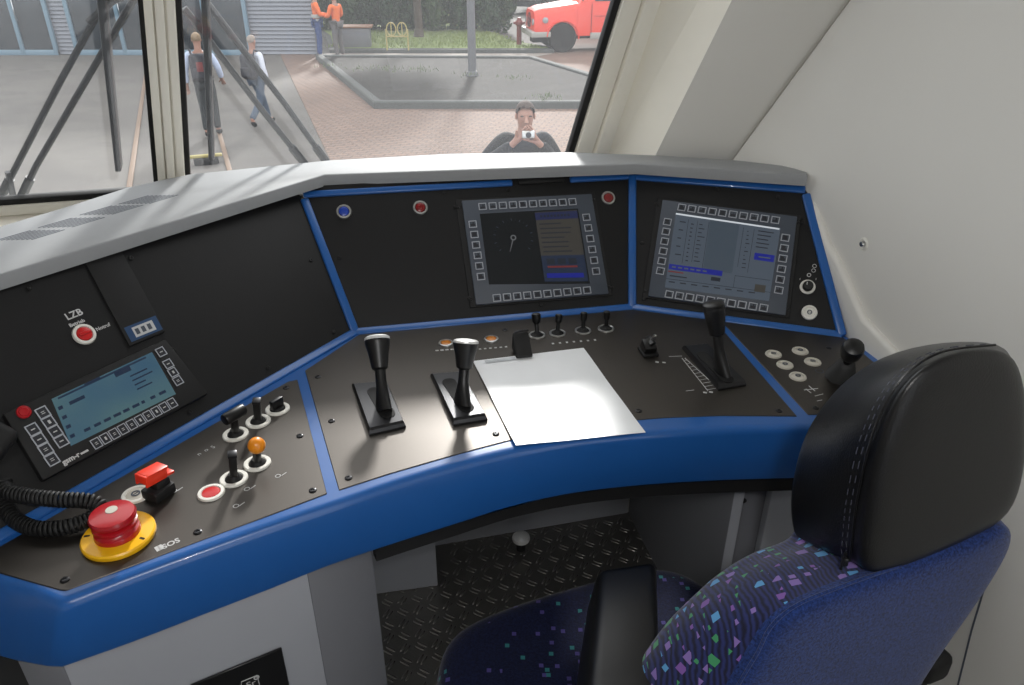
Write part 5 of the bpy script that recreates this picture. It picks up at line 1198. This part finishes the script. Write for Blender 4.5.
def rucksack(t, M, c, sz, m, patch=None):
    b = B(); b.box(sz[0], sz[1], sz[2], M @ T(*c), m, min(sz) * .42, 4); b.box(sz[0] * .7, sz[1] * .5, sz[2] * .4, M @ T(c[0], c[1] - sz[1] * .45, c[2] - sz[2] * .2), m, .03, 3); o = b.build('rucksack', t)
    for s_ in (-1, 1):
        b = B(); b.tube([M @ V(q) for q in ((c[0] + s_ * .10, c[1] + .05, c[2] + .18), (s_ * .13, -.08, 1.47), (s_ * .13, .10, 1.40), (s_ * .15, .13, 1.2), (s_ * .14, .02, 1.08), (c[0] + s_ * .12, c[1] + .06, c[2] - .16))], .018, m, 6); b.build('strap', o)
    if patch:
        b = B(); b.box(sz[0] * .35, .02, sz[2] * .35, M @ T(c[0] + .02, c[1] - sz[1] * .72, c[2] + .02), patch, .008); b.build('patch', o)
# first walker, seen from behind, walking away beside the track
t, M, J_ = person('man in pale blue shirt walking away with a red patched rucksack, behind the wiper', (214, 136), math.radians(14), 1.62,
    dict(wrr=(.29, .14, .96), elr=(.27, .0, 1.16), wrl=(-.28, -.02, .90), ell=(-.26, -.06, 1.15), knr=(.09, .10, .52), anr=(.09, .02, .12), tor=(.11, .16, .05), knl=(-.08, -.02, .50), anl=(-.08, -.16, .12), tol=(-.09, -.02, .04)), dict(top=K['shirtb'], legs=K['trd']), K['hairblond'])
rucksack(t, M, (0, -.20, 1.20), (.30, .17, .44), K['pack'], K['packred'])
# second walker, striding to the right
t, M, J_ = person('man in white shirt and blue jeans striding away with a plain dark rucksack', (264, 126), math.radians(-28), 1.50,
    dict(knl=(-.09, .16, .54), anl=(-.09, .26, .10), tol=(-.10, .42, .06), knr=(.09, -.08, .52), anr=(.09, -.38, .20), tor=(.10, -.30, .06), wrl=(-.24, .20, 1.02), ell=(-.25, .02, 1.14), wrr=(.24, .04, .92)), dict(top=K['shirtw'], legs=K['jeans']), K['hairgrey'])
rucksack(t, M, (.05, -.21, 1.18), (.32, .19, .48), K['pack'])
# two workers in orange
t, M, J_ = person('worker in orange jacket with white reflective band and blue trousers by the building corner', (321, 58), math.radians(-70), 1.72,
    dict(wrr=(.18, .32, 1.12), elr=(.24, .08, 1.12), wrl=(-.18, .30, 1.10), ell=(-.25, .06, 1.12)), dict(top=K['vest'], legs=K['trb']), K['hairdark'])
b = B(); b.lathe([(.172, 1.04), (.178, 1.06), (.178, 1.11), (.172, 1.13)], M @ Mx.Scale(.80, 4, (0, 1, 0)), K['refl'], 24, cap=False); b.build('reflective_band', t)
b = B(); b.lathe([(.168, .95), (.172, .96), (.172, 1.0), (.168, 1.01)], M @ Mx.Scale(.80, 4, (0, 1, 0)), K['refl'], 24, cap=False); b.build('reflective_band', t)
t, M, J_ = person('worker in orange shirt and grey trousers facing his colleague, beside the wooden topped box', (340, 58.5), math.radians(60), 1.66,
    dict(wrr=(.30, .24, 1.06), elr=(.27, .02, 1.14), wrl=(-.16, .28, 1.12), ell=(-.24, .06, 1.13), knr=(.14, .06, .5), anr=(.18, .02, .09), tor=(.22, .16, .04)), dict(top=K['vest'], legs=K['trg']), K['hairdark'])
# photographer facing the train
hd = CAMP + ray(525, 117) * 6.1
t, M, J_ = person('man in black pullover facing the train, holding a small camera up to his face', None, math.radians(180 + 4), 1.76,
    dict(neckb=(0, -.01, 1.49), neck=(0, 0, 1.53), elr=(.40, .06, 1.20), wrr=(.085, .25, 1.47), shr=(.165, 0, 1.46), shl=(-.165, 0, 1.46), ell=(-.31, .05, 1.18), wrl=(-.085, .25, 1.47), hand_r=(-.45, .25, .55), hand_l=(.45, .25, .55), head=(0, .03, 1.62)), dict(top=K['blackc'], legs=K['trd']), K['hairdark'], y=(hd.x, hd.y))
b = B(); b.tube([M @ V((0, .115, 1.635)), M @ V((0, .148, 1.595)), M @ V((0, .118, 1.585))], [.010, .016, .010], K['skin'], 8); b.build('nose', t)
for sd in (-1, 1):
    b = B(); b.sphere((0, 0, 0), (.014, .006, .007), K['hairdark'], M @ T(sd * .034, .112, 1.637), 8); b.build('eye', t)
b = B(); b.box(.05, .008, .010, M @ T(0, .112, 1.548), K['packred'], .003); b.build('mouth', t)
b = B(); b.box(.12, .02, .06, M @ T(.055, .13, 1.30), K['post'], .004) if 0 else b.box(.07, .006, .03, M @ T(-.07, .135, 1.30), K['refl'], .002); b.build('chest_print', t)
cm = M @ T(0, .31, 1.54); t2 = thing('compact_camera', 'small silver camera held up by the man in the black pullover', 'camera', cm)
b = B(); b.box(.10, .026, .06, cm, K['steel'], .008, 3); b.build('body', t2)
b = B(); b.lathe([(.022, 0), (.022, .016), (.018, .02), (.002, .018)], cm @ T(0, .012, 0) @ Mx.Rotation(-PI / 2, 4, 'X'), K['black'], 18); b.build('lens', t2)
# ================================================================ camera, light, output
cam = bpy.data.cameras.new('camera'); cam.sensor_width = 36; cam.lens = FPX / 1024 * 36; cam.clip_start = .02; cam.clip_end = 300
co = bpy.data.objects.new('camera', cam); COL.objects.link(co); co.location = CAMP; co.rotation_euler = (PI / 2 - PITCH, 0, 0); SC.camera = co
w = bpy.data.worlds.new('overcast sky'); SC.world = w; w.use_nodes = True; nt = w.node_tree; bg = nt.nodes['Background']
tc = nt.nodes.new('ShaderNodeTexCoord'); sep = nt.nodes.new('ShaderNodeSeparateXYZ'); nt.links.new(tc.outputs['Generated'], sep.inputs[0])
cr = nt.nodes.new('ShaderNodeValToRGB'); e = cr.color_ramp.elements; e[0].position = 0; e[0].color = (.80, .85, .92, 1); e[1].position = .6; e[1].color = (1, 1, 1, 1); nt.links.new(sep.outputs[2], cr.inputs[0])
nt.links.new(cr.outputs[0], bg.inputs[0]); bg.inputs[1].default_value = SKY = 2.1
def light(name, kind, M, energy, color=(1, 1, 1), size=.5, sy=None, angle=None, spread=None):
    l = bpy.data.lights.new(name, kind); l.energy = energy; l.color = color
    if kind == 'AREA':
        l.size = size
        if sy: l.shape = 'RECTANGLE'; l.size_y = sy
        if spread: l.spread = spread
    if angle is not None: l.angle = angle
    o = bpy.data.objects.new(name, l); COL.objects.link(o); o.matrix_world = M; return o
def aim(p, q): return T(p) @ (V(q) - V(p)).to_track_quat('-Z', 'Y').to_matrix().to_4x4()
el, az = math.radians(27), math.radians(1)
sd = V((math.sin(az) * math.cos(el), math.cos(az) * math.cos(el), math.sin(el)))
light('hazy_sun', 'SUN', aim(sd * 10, (0, 0, 0)), 4.7, (1, .98, .95), angle=math.radians(5.5))
light('cab_ceiling_light', 'AREA', aim((-.1, -.25, 2.03), (0.05, .3, .4)), 8.5, (1, .97, .93), .7, .5)
light('camera_flash', 'AREA', aim((.10, -.05, 1.62), (.1, 1.2, .7)), 3.1, (1, 1, 1), .07)
SC.view_settings.view_transform = 'Standard'; SC.view_settings.look = 'None'; SC.view_settings.gamma = 1; SC.view_settings.exposure = 0; SC.view_settings.use_curve_mapping = False
SC.cycles.max_bounces = 8; SC.cycles.transparent_max_bounces = 12; SC.cycles.use_denoising = True; SC.cycles.sample_clamp_indirect = 4
